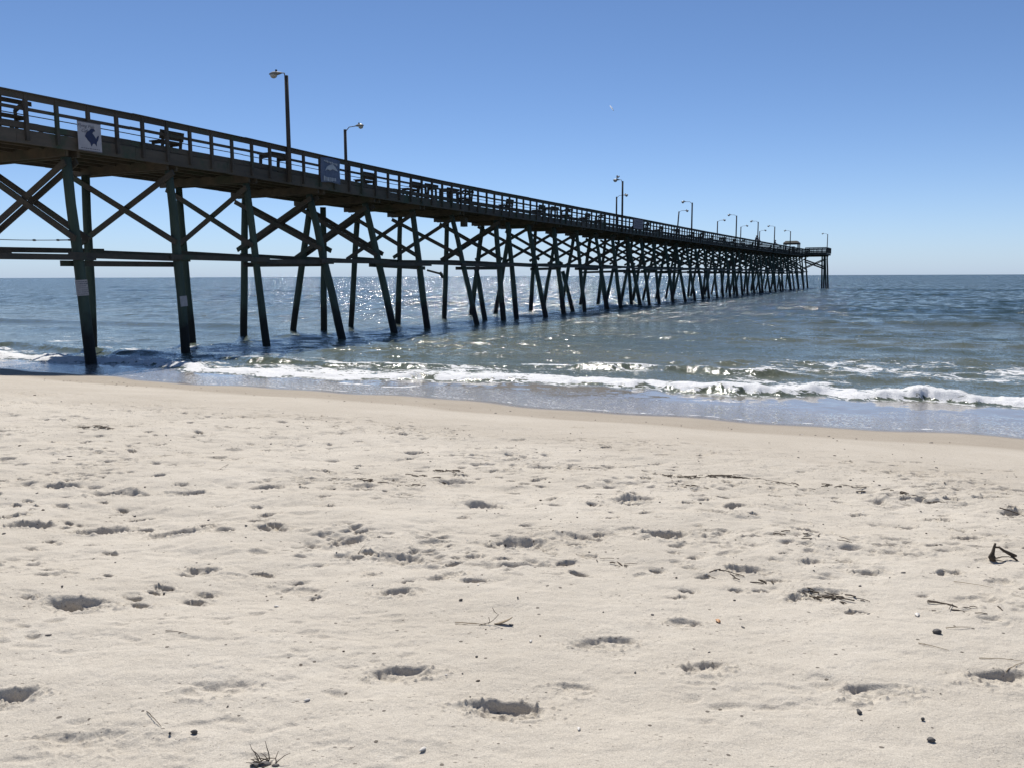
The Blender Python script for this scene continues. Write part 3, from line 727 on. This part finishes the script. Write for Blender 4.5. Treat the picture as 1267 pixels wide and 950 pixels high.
# sign frame: local x to the viewer's right (seaward), local z up, local -y to the viewer
def sign_root(name, s, u, z, rz=0.):
    return empty(name, W(s, u, z), PI/2-TH+rz)
sA, sB = 17.57, 18.44; sc_ = (sA+sB)/2; wdt = (sB-sA)-.08
sg = sign_root('cafe_sign', sc_, UF+.19, DECK-.36+dz(sc_))
tag(sg, 'white cafe sign with a dark blue fish hanging on the near railing', 'sign')
hh = .84
MB().box((0,0,hh/2), (wdt,.015,hh)).build('board', M['white'], sg)
MB().box((0,-.0115,hh-.012), (wdt,.006,.02)).box((0,-.0115,.012), (wdt,.006,.02)).build('frame', M['inkgrey'], sg)
RX = (PI/2, 0, 0)
text_mesh('lettering', 'Flying Fish', .135, M['inkgrey'], sg, (-.12,-.010,hh-.17), RX, .35)
text_mesh('lettering', 'Cafe', .135, M['inkgrey'], sg, (-.16,-.010,hh-.31), RX, .35)
fish = [(-.30,.02),(-.22,.14),(-.10,.20),(-.02,.27),(.10,.29),(.18,.22),(.08,.19),(.04,.14),(.13,.06),(.20,-.02),(.24,.06),(.33,.10),(.30,.0),(.28,-.05),(.22,-.12),(.20,-.24),(.12,-.17),(.04,-.18),(-.03,-.27),(-.08,-.16),(-.17,-.10),(-.24,-.03)]
Mx = Matrix.Translation((.06,-.0115,.40)) @ Matrix.Rotation(PI/2, 4, 'X')
MB().prism([(x*.85*.9, y*.95) for x, y in fish], Mx, .006).build('fish_emblem', M['ink'], sg)
mb = MB(); x = -wdt/2+.08
while x < wdt/2-.12:
    w_ = random.uniform(.03, .08); mb.box((x+w_/2,-.0105,.075), (w_,.004,.022)); x += w_+.025
mb.build('small_print', M['inkgrey'], sg)
# blue banner
sA, sB = 28.78, 30.06; sc_ = (sA+sB)/2; wdt = sB-sA
sg = sign_root('banner', sc_, UF+.19, DECK-.08+dz(sc_)); tag(sg, 'faded dark blue banner with pale print tied to the railing', 'banner')
hh = 1.0; n = 12
mb = MB()
for j in range(n+1):
    for i in range(n+1):
        x = (i/n-.5)*wdt; zz = j/n*hh; mb.v.append((x, .02*math.sin(x*9+zz*4)*math.sin(zz*3), zz+.02*math.cos(x*5)))
nv = (n+1)**2
mb.v += [(a, b+.012, c) for a, b, c in mb.v]
for j in range(n):
    for i in range(n):
        q = j*(n+1)+i; mb.f.append((q, q+1, q+n+2, q+n+1)); mb.f.append((nv+q+n+1, nv+q+n+2, nv+q+1, nv+q))
for i in range(n):
    mb.f.append((i, nv+i, nv+i+1, i+1)); t_ = n*(n+1)+i; mb.f.append((t_, t_+1, nv+t_+1, nv+t_))
    a_, b_ = i*(n+1), (i+1)*(n+1); mb.f.append((a_, b_, nv+b_, nv+a_)); a_ += n; b_ += n; mb.f.append((a_, nv+a_, nv+b_, b_))
mb.build('cloth', M['banner'], sg, True)
mb = MB(); Mx = Matrix.Translation((.02,-.030,.55)) @ Matrix.Rotation(PI/2, 4, 'X')
mb.prism([(-.42,-.1),(-.3,.08),(-.1,.17),(.1,.22),(.25,.12),(.44,-.05),(.25,-.02),(.08,.02),(-.1,-.06),(-.25,-.02)], Mx, .006)
x = -.5
for w_, h_ in ((.09,.2),(.03,.17),(.03,.17),(.1,.16),(.03,.17),(.04,.17),(.09,.15),(.06,.12),(.1,.13)):
    mb.box((x+w_/2,-.029,.14+.01*math.sin(x*9)), (w_,.006,h_)); x += w_+.03
for k in range(9): mb.box((-.42+k*.1,-.029,.86-.01*k), (.065,.006,.045+.02*(k % 3)))
mb.build('print', M['bannerink'], sg)
for x in (-.56, .56): MB().tube([(x,0,.97), (x*1.05,.05,1.0)], .012, 6).build('tie', M['rope'], sg)
# small plaque
sc_ = 71.11; sg = sign_root('plaque', sc_, UF+.19, DECK+.05+dz(sc_)); tag(sg, 'faded reddish sign board on the near railing seaward of the bird lamp', 'sign')
MB().box((0,0,.45), (2.6,.02,.8)).build('board', M['plaque'], sg)
MB().box((0,-.014,.45), (2.2,.006,.06)).box((0,-.014,.62), (1.9,.006,.06)).box((0,-.014,.28), (2.0,.006,.05)).build('small_print', M['inkgrey'], sg)
# notices on the piles
def notice(name, c, r, w, h, label, lines, tilt=0., turn=0.):
    d = Vector((-c.x, -c.y, 0)).normalized(); d = Matrix.Rotation(turn, 3, 'Z') @ d      # outward from the pile
    sg = empty(name, c+d*(r+.02)); sg.rotation_euler = (0, tilt, math.atan2(d.x, -d.y)); tag(sg, label, 'notice')
    MB().box((0,0,0), (w,.01,h)).build('board', M['paper'], sg)
    mb = MB(); rr_ = random.Random(3)
    for k in range(lines):
        x = -w*.4
        while x < w*.36:
            q = rr_.uniform(.02, .07); mb.box((x+q/2,-.0075,h*(.38-k*.78/max(1,lines-1))), (q,.004,.022 if k < 2 else .013)); x += q+.015
    if lines: mb.build('small_print', M['inkgrey'], sg)
notice('notice', W(17.6, -22.93, 2.30), .165, .33, .47, 'grey notice with lines of text on the nearest pile', 7, R(-3), 0)
notice('notice', W(21.3, -22.86, 1.80), .165, .25, .35, 'blank looking grey notice hanging on the second pile from the left', 0, R(-4), R(28))

# cable with knots under the deck, left end
mb = MB(); pts = []
for k in range(30):
    t = k/29; pts.append(W(12.2+5.4*t, -23.1, 3.78-.10*math.sin(PI*t)-.06*t))
mb.tube(pts, .012, 6); 
for k in (22, 26, 28, 14): mb.ell(pts[k], (.06,.06,.03), nu=8, nv=6)
mb.beam(pts[26], pts[29], .03, .035); mb.beam(pts[13], pts[16], .03, .035)
tag(mb.build('rope', M['rope'], None, True), 'thin knotted rope strung below the deck to the nearest pile', 'rope')

# ---------------------------------------------------------------- gull on the lamp
def make_gull(loc, rz, label):
    root = empty('gull', loc, rz)
    body = MB().ell((0,0,.16), (.21,.085,.085), nu=14, nv=10, fn=lambda p: Vector((p.x, p.y*(1-.35*max(0, -p.x/.21)), p.z*(1-.4*max(0, -p.x/.21))+(.05*p.x/.21)))).ell((.17,0,.27), (.065,.05,.052)).tube([(.13,0,.18), (.165,0,.26)], [.055,.04], 10)
    for y in (-.03, .03): body.tube([(0,y,.1), (.0,y,.0)], .008, 6).box((.03,y,.004), (.06,.03,.006))
    b = body.build('body', M['feather'], root, True)
    MB().tube([(.22,0,.27), (.29,0,.26)], [.016,.005], 8).build('beak', M['strawm'], root, True)
    for y in (-1, 1):
        MB().ell((-.06, y*.075, .17), (.22,.018,.065), Matrix.Rotation(R(6), 3, 'Y'), nu=12, nv=8).build('wing', M['stone'], root, True)
    tag(root, label, 'bird'); return root
L_ = lamp_obj[66.7]; hl = Matrix.Rotation(-TH+PI, 4, 'Z') @ Vector((.22+.66*.3, 0, 4.0+.20))
make_gull(L_.location+hl, -TH+PI*.7, 'dark gull perched on the head of the mid-pier lamp')

# ---------------------------------------------------------------- anglers
def make_person(loc, rz, label, bend=.15, h=1.75, shirt='shirt'):
    root = empty('person', loc, rz); k = h/1.75
    J = {'pel':(0,0,.95),'sp':(.04+bend*.2,0,1.2),'ch':(.05+bend*.6,0,1.38),'nk':(.06+bend*.8,0,1.50),'hd':(.09+bend*.95,0,1.60),'ht':(.09+bend,0,1.70)}
    r = {'pel':.14,'sp':.125,'ch':.135,'nk':.055,'hd':.085,'ht':.075}
    E_ = [('pel','sp'),('sp','ch'),('ch','nk'),('nk','hd'),('hd','ht')]
    for sd, y in (('l',1), ('r',-1)):
        J.update({'hp'+sd:(0,y*.09,.90),'kn'+sd:(.03,y*.11,.50),'an'+sd:(-.02,y*.12,.09),'to'+sd:(.14,y*.14,.04),
                  'sh'+sd:(.05+bend*.6,y*.19,1.42),'el'+sd:(.12+bend,y*.24,1.16),'wr'+sd:(.36+bend,y*.15,1.10),'ha'+sd:(.45+bend,y*.13,1.10)})
        r.update({'hp'+sd:.10,'kn'+sd:.065,'an'+sd:.045,'to'+sd:.04,'sh'+sd:.065,'el'+sd:.045,'wr'+sd:.032,'ha'+sd:.035})
        E_ += [('pel','hp'+sd),('hp'+sd,'kn'+sd),('kn'+sd,'an'+sd),('an'+sd,'to'+sd),('ch','sh'+sd),('sh'+sd,'el'+sd),('el'+sd,'wr'+sd),('wr'+sd,'ha'+sd)]
    keys = list(J); me = bpy.data.meshes.new('body')
    me.from_pydata([tuple(c*k for c in J[q]) for q in keys], [(keys.index(a), keys.index(b)) for a, b in E_], [])
    o = bpy.data.objects.new('body', me); COL.objects.link(o)
    md = o.modifiers.new('skin', 'SKIN'); 
    sv = me.skin_vertices[0].data if me.skin_vertices else None
    if sv is None:
        o.modifiers.remove(md); bm = bmesh.new(); bm.from_mesh(me); lay = bm.verts.layers.skin.verify()
        bm.to_mesh(me); bm.free(); md = o.modifiers.new('skin', 'SKIN'); sv = me.skin_vertices[0].data
    for i, q in enumerate(keys): sv[i].radius = (r[q]*k, r[q]*k); sv[i].use_root = (i == 0)
    md2 = o.modifiers.new('sub', 'SUBSURF'); md2.levels = 2; md2.render_levels = 2
    bpy.context.view_layer.update()
    m2 = bpy.data.meshes.new_from_object(o.evaluated_get(bpy.context.evaluated_depsgraph_get()))
    o.modifiers.clear(); o.data = m2; m2.materials.clear()
    m2.materials.append(M[shirt]); m2.materials.append(M['skin']); m2.materials.append(M['ink'])
    for p in m2.polygons:
        c = p.center/k; p.use_smooth = True
        p.material_index = 1 if (c.z > 1.50 or c.x > .30+bend) else (2 if c.z < .93 else 0)
    o.parent = root
    hx, hz = (.085+bend)*k, 1.66*k
    MB().ell((hx-.02,0,hz+.035), (.105*k,.09*k,.085*k)).build('hair', M['black'], root, True)
    mb = MB(); mb.ell((hx+.09,0,hz-.02), (.02,.014,.022))
    mb.build('nose', M['skin'], root, True)
    tag(root, label, 'person'); return root
s1 = 129.3
make_person(W(s1, -23.5, DECK+dz(s1)), R(-40), 'person standing at the near railing, left one of the two beside the lamp', .1, 1.82)
make_person(W(s1+1.8, -23.5, DECK+dz(s1)), R(-60), 'shorter person leaning forward at the near railing, right one of the two', .25, 1.62, 'banner')
s1 = 145.3
make_person(W(s1, -23.45, DECK+dz(s1)), R(-40), 'person in dark clothes leaning on the rail beside a lamp near the shelter', .2, 1.7)
# ---------------------------------------------------------------- things lying on the beach
def gz(x, y): return float(sand_height(np.array([x]), np.array([y]))[0])
br = random.Random(21)
def chip(name, mat, r, flat=.45, sd=0, seg=9):
    q = random.Random(sd); ph = [q.uniform(0, 6) for _ in range(4)]
    def fn(p):
        k = 1+.22*math.sin(p.x/r*3+ph[0])+.18*math.sin(p.y/r*4+ph[1])+.1*math.sin(p.z/r*5+ph[2]); return Vector((p.x*k, p.y*k*.8, p.z*k))
    return MB().ell((0,0,0), (r, r*.75, r*flat), fn=fn, nu=seg, nv=6).build(name, mat, None, True)
def scallop(name, mat, r):
    """a ribbed half shell lying dome up"""
    mb = MB(); n = 26; m = 7
    for j in range(m+1):
        t = j/m
        for i in range(n+1):
            a = PI*(-.42+.84*i/n)*1.0; rr_ = r*t*(1+.05*math.cos(i*PI))
            mb.v.append((rr_*math.sin(a), rr_*math.cos(a)-r*.4, r*.42*math.sin(PI*min(1, t*.98+.02))*math.cos(a*.9)+r*.03*math.cos(i*PI)*t))
    for j in range(m):
        for i in range(n): q = j*(n+1)+i; mb.f.append((q, q+1, q+n+2, q+n+1))
    o = mb.build(name, mat, None, True); md = o.modifiers.new('thick', 'SOLIDIFY'); md.thickness = r*.08; return o
def put(o, x, y, dzz=0., rz=None, tilt=(0,0)):
    o.location = (x, y, gz(x, y)+dzz); o.rotation_euler = (tilt[0], tilt[1], br.uniform(0, 6) if rz is None else rz); return o
wl = ['small white shell beside the dark stone on the right of the sand', 'white shell fragment near the bottom edge left of the big footprint', 'white shell chip on the sand right of the dried weed tuft',
      'tiny white shell chip on the bare sand above the shallow footprint', 'tiny white shell fragment just right of the leafy reed twig', 'white shell chip low on the sand right of the biggest footprint']
for i, (q, lb) in enumerate(zip(PTS['white_shell'], wl)):
    o = scallop('shell', M['shell'], [.022,.016,.014,.014,.012,.012][i]); put(o, q[0], q[1], .004); tag(o, lb, 'shell', 'shells on the sand')
o = scallop('shell', M['oshell'], .021); put(o, *PTS['orange_shell'][0], .006); tag(o, 'orange brown shell lying in the middle right of the sand', 'shell', 'shells on the sand')
dl = ['largest dark stone beside the small white shell on the right', 'dark twisted chip near the bottom left of the photo', 'dark stone chip below the crescent footprint on the right', 'curled dark chip near the bottom right of the sand',
      'tiny dark chip beside the twisted chip at bottom left', 'dark pebble just above the curled chip at bottom right', 'small dark pebble left of the leafy reed twig', 'small dark pebble above the large left footprint', 'small dark pebble above and right of the leafy reed twig', 'small dark pebble left above the big left footprint']
for i, (q, lb) in enumerate(zip(PTS['dark_stone'], dl)):
    o = chip('pebble', M['stone'], [.023,.013,.015,.015,.007,.009,.009,.009,.008,.008][i], .55, 40+i); put(o, q[0], q[1], .006); tag(o, lb, 'pebble', 'dark pebbles on the sand')
# many look-alike chips
protos = [chip('pebble', M['stone'], .010, .5, 1), chip('pebble', M['stone'], .014, .4, 2), chip('pebble', M['twig'], .012, .35, 3), chip('shell_chip', M['shell'], .009, .35, 4)]
firsts = set(); n = 0
while n < 270:
    k = br.random()
    if k < .55: r = 2.9+7.5*br.random(); a = br.uniform(-.62, .62)
    x, y = (r*math.sin(a), r*math.cos(a)) if k < .55 else (lambda s, u: (s*DS[0]+u*DU[0], s*DS[1]+u*DU[1]))(br.choice([br.gauss(13.2, .6), br.gauss(8.2, .6)]), br.uniform(-19, 3))
    if y < 2.75 or abs(x) > y*.62: continue
    p = br.choice(protos if br.random() < .3 else protos[:3])
    o = p if p not in firsts else p.copy()
    if o is not p: COL.objects.link(o)
    firsts.add(p)
    dd = math.hypot(x, y); sc = br.uniform(.3, .85)*(1 if dd < 6 else 1.5)*(1 if dd < 11 else 1.2)
    put(o, x, y, .002); o.scale = (sc*br.uniform(.8, 1.6), sc, sc)
    white = p is protos[3]
    tag(o, 'tiny pale shell chip among the scattered bits on the beach' if white else 'tiny dark pebble or shell bit scattered on the beach', 'shell chip' if white else 'pebble', 'pale shell chips scattered over the sand' if white else 'small dark bits scattered over the sand')
    n += 1
# driftwood
x, y = PTS['driftwood'][0][:2]; z = gz(x, y)
dw = empty('driftwood', (x, y, z)); dw.scale = (.58,)*3; tag(dw, 'dark forked piece of driftwood propped on the sand at the right', 'driftwood')
MB().tube([(-.005,-.03,-.01), (-.02,-.01,.03), (0,0,.075), (.015,.01,.13), (.025,.012,.165)], [.026,.030,.017,.012,.010], 9).ell((-.01,-.01,.025), (.034,.03,.028)).build('stem', M['twig'], dw, True)
MB().tube([(.012,.008,.125), (.06,.0,.125), (.10,-.01,.095), (.16,-.03,.065), (.21,-.045,.05)], [.010,.011,.014,.019,.012], 8).build('branch', M['twig'], dw, True)
MB().tube([(.15,-.03,.07), (.18,-.05,.035), (.21,-.07,.01)], [.013,.012,.008], 7).build('branch', M['twig'], dw, True)
MB().tube([(.0,-.02,.015), (.06,-.05,.045), (.12,-.06,.05), (.18,-.06,.035)], [.005,.005,.004,.004], 6).build('thin_root', M['twig'], dw, True)
MB().tube([(.0,-.03,.01), (.05,-.07,.01), (.11,-.10,.005)], [.006,.004,.003], 6).build('thin_root', M['twig'], dw, True)
# weed tuft
x, y = PTS['tuft'][0][:2]; z = gz(x, y)
tf = empty('dried_weed', (x, y, z)); tag(tf, 'wiry tuft of dried dark weed at the bottom edge of the photo', 'dried weed')
for k in range(20):
    a = br.uniform(-1.3, 1.9); L = br.uniform(.03, .085)*(1.5 if k < 3 else 1); up = br.uniform(.2, 1.2)
    p0 = Vector((br.uniform(-.04, .04), br.uniform(-.02, .02), -.005)); pts = [p0]
    d = Vector((math.sin(a), .5*math.cos(a), up)).normalized()
    for j in range(4):
        d = (d+Vector((br.uniform(-.5, .5), br.uniform(-.4, .4), br.uniform(-.5, .2)))).normalized(); pts.append(pts[-1]+d*L/4)
    MB().tube(pts, [.0022,.002,.0016,.0012,.0008], 5).build('stalk', M['twig'], tf)
MB().ell((.038,-.012,.002), (.013,.009,.007)).ell((-.03,-.006,.001), (.018,.010,.006)).ell((0,0,.001), (.02,.013,.008)).build('root_clump', M['stone'], tf, True)
# reed twig with leaf
x, y = PTS['reed'][0][:2]; z = gz(x, y)
rd = empty('reed_twig', (x, y, z)); tag(rd, 'dry reed twig with one pointed leaf in the middle of the sand', 'twig')
leaf = MB(); nl = 10
for i in range(nl+1):
    t = i/nl; w_ = .012*math.sin(PI*min(1, t*1.02))**.8+.0006; cx = .02+.085*t; cz = .002+.032*t*t; cy = .0+.006*math.sin(PI*t)
    leaf.v += [(cx, cy-w_, cz), (cx, cy, cz+.003), (cx, cy+w_, cz)]
for i in range(nl):
    for j in range(2): q = i*3+j; leaf.f.append((q, q+1, q+4, q+3))
lo = leaf.build('leaf', M['strawm'], rd, True); md = lo.modifiers.new('t', 'SOLIDIFY'); md.thickness = .0012
MB().tube([(-.01,0,.004), (.015,.002,.02), (.04,.006,.045), (.022,.008,.058), (.012,.01,.078)], .0014, 5).build('stem', M['twig'], rd)
MB().tube([(-.05,-.01,.002), (-.02,0,.006), (.0,.0,.012), (-.005,.002,.035)], .0016, 5).build('stem', M['twig'], rd)
MB().tube([(-.16,.0,.002), (-.09,.004,.004), (-.02,.0,.003)], .0010, 5).build('stem', M['strawm'], rd)
# straws
sl = ['long straw lying below the driftwood at the right', 'pale straw left below the dark stone on the right', 'short level straw right above the dark stone', 'thin straw reaching the right edge of the photo', 'dark stalk lying at the right edge above the driftwood',
      'thin twig near the bottom left corner of the sand', 'fine dry root lying left of the middle', 'thin straw running into the reed twig', 'short twig above the isolated footprint left of middle', 'slanting twig on the upper beach left of middle', 'bent straw over the footprint at the right edge']
PL = POLY['straw']
for i, lb in enumerate(sl):
    a, b = PL[2*i], PL[2*i+1]; A = Vector((a[0], a[1], gz(*a)+.006)); B = Vector((b[0], b[1], gz(*b)+.006))
    pts = []; nrm = (B-A).cross(Vector((0,0,1))).normalized(); L = (B-A).length; cv = br.uniform(-.015, .015)
    for k in range(9):
        t = k/8; q = A.lerp(B, t)+nrm*(cv*L*math.sin(PI*t)+br.uniform(-.01, .01)*L); q.z = max(gz(q.x, q.y), q.z-.004)+.002+.003*math.sin(PI*t); pts.append(q)
    wd = .0019 if i != 4 else .005
    c0 = A.copy(); o = MB().tube([p-c0 for p in pts], [wd*(1-.5*k/8) for k in range(9)], 6).build('straw', M['twig' if i in (4,5,6,8,9) else 'strawm'], None, True); o.location = c0
    tag(o, lb, 'straw', 'straws and twigs on the sand')
# wrack: broken stalks washed into low piles
wl = POLY['wrack']
names = ['dark wrack pile on the upper beach above the middle right', 'longest dark wrack streak on the upper beach', 'thin wrack streak trailing right from the longest one', 'faint wrack streak on the upper beach far right', 'short dark wrack stalk left of the footprint at right', 'dark wrack stalk lying right of a footprint',
         'wrack streak beside a deep footprint right of centre', 'right end of the wrack streak beside the deep footprint', 'ridged wrack streak pointing down right below the footprints', 'low wrack streak right of the centre footprint', 'faint wrack streak near the right edge above the straws', 'dark wrack clump on the upper beach left of centre', 'dark wrack clump on the upper beach near the left edge',
         'wrack scatter on the upper beach above the centre left', 'wrack scatter above the centre of the beach', 'wrack bits just left above the dark wrack pile', 'wrack bits at the far right of the upper beach']
for i, lb in enumerate(names):
    a, b = wl[2*i], wl[2*i+1]; mb = MB(); L = math.hypot(a[0]-b[0], a[1]-b[1]); c0 = Vector((a[0], a[1], gz(*a)))
    dens_ = 44 if i in (0, 1, 8, 11, 12) else 13
    for k in range(int(dens_*max(.5, min(L, .8)/.4))):
        t = br.random()**(1.4 if i in (1, 8) else 1); px = a[0]+(b[0]-a[0])*t+br.gauss(0, .035); py = a[1]+(b[1]-a[1])*t+br.gauss(0, .03)
        an = math.atan2(b[1]-a[1], b[0]-a[0])+br.gauss(0, .5); l = br.uniform(.02, .09); zz = gz(px, py)+br.uniform(.001, .008)
        p = Vector((px, py, zz))-c0; d = Vector((math.cos(an), math.sin(an), br.uniform(-.05, .12)))*l
        mb.tube([p-d/2, p+Vector((0,0,.003)), p+d/2], [br.uniform(.0015, .004)]*3, 5)
    o = mb.build('wrack', M['twig'], None); o.location = c0; tag(o, lb, 'wrack', 'streaks of washed up stalks')
# contrail
c = Vector((.114*5200, 5200, 5200*.188+CAM_Z))
dirv = (Vector((.0045, 0, -.0060))*5200)
tag(MB().tube([c-dirv*.5, c, c+dirv*.5], [2.0, 3.6, 1.2], 8).build('contrail', M['contrail'], None, True), 'short white aircraft trail high in the clear sky', 'contrail')

# ---------------------------------------------------------------- light, sky, camera
SUN_EL, SUN_AZ = R(54), R(-10)       # azimuth clockwise from +Y
w = bpy.data.worlds.new('World'); scene.world = w; w.use_nodes = True
nt = w.node_tree; bg = nt.nodes['Background']
sky = nt.nodes.new('ShaderNodeTexSky'); sky.sky_type = 'NISHITA'; sky.sun_disc = False
sky.sun_elevation = SUN_EL; sky.sun_rotation = SUN_AZ; sky.altitude = 0
sky.air_density = SKY_AIR; sky.dust_density = SKY_DUST; sky.ozone_density = SKY_OZ
tc = nt.nodes.new('ShaderNodeTexCoord'); sx = nt.nodes.new('ShaderNodeSeparateXYZ'); nt.links.new(tc.outputs['Generated'], sx.inputs[0])
mz = nt.nodes.new('ShaderNodeMath'); mz.operation = 'MULTIPLY'; nt.links.new(sx.outputs[2], mz.inputs[0]); mz.inputs[1].default_value = -1/SKY_HZ
ab = nt.nodes.new('ShaderNodeMath'); ab.operation = 'MINIMUM'; nt.links.new(mz.outputs[0], ab.inputs[0]); ab.inputs[1].default_value = 0
ex = nt.nodes.new('ShaderNodeMath'); ex.operation = 'EXPONENT'; nt.links.new(ab.outputs[0], ex.inputs[0])
mx = nt.nodes.new('ShaderNodeMix'); mx.data_type = 'RGBA'; nt.links.new(ex.outputs[0], mx.inputs[0]); nt.links.new(sky.outputs[0], mx.inputs[6])
mx.inputs[7].default_value = (*[q/SKY_STR for q in SKY_HCOL], 1)
nt.links.new(mx.outputs[2], bg.inputs[0]); bg.inputs[1].default_value = SKY_STR
sl_ = bpy.data.lights.new('sun', 'SUN'); sl_.energy = SUN_STR; sl_.angle = R(.5); sl_.color = (1., .955, .89)
so = bpy.data.objects.new('sun', sl_); COL.objects.link(so)
d = Vector((math.sin(SUN_AZ)*math.cos(SUN_EL), math.cos(SUN_AZ)*math.cos(SUN_EL), math.sin(SUN_EL)))
so.rotation_euler = d.to_track_quat('Z', 'Y').to_euler(); so.location = d*50
cam = bpy.data.cameras.new('camera'); co = bpy.data.objects.new('camera', cam); COL.objects.link(co); scene.camera = co
cam.sensor_width = 36; cam.lens = 36*1060/1267; cam.clip_start = .05; cam.clip_end = 60000
pitch = R(7.15); roll = math.atan(4.5/1267)
co.matrix_world = Matrix.Translation((0,0,CAM_Z)) @ Matrix.Rotation(PI/2-pitch, 4, 'X') @ Matrix.Rotation(-roll*ROLLSIGN, 4, 'Z')
scene.render.engine = 'CYCLES'
scene.view_settings.view_transform = 'Standard'; scene.view_settings.look = 'None'; scene.view_settings.gamma = 1
scene.view_settings.use_curve_mapping = False; scene.view_settings.exposure = EXPO
scene.render.resolution_x = 1024; scene.render.resolution_y = 767
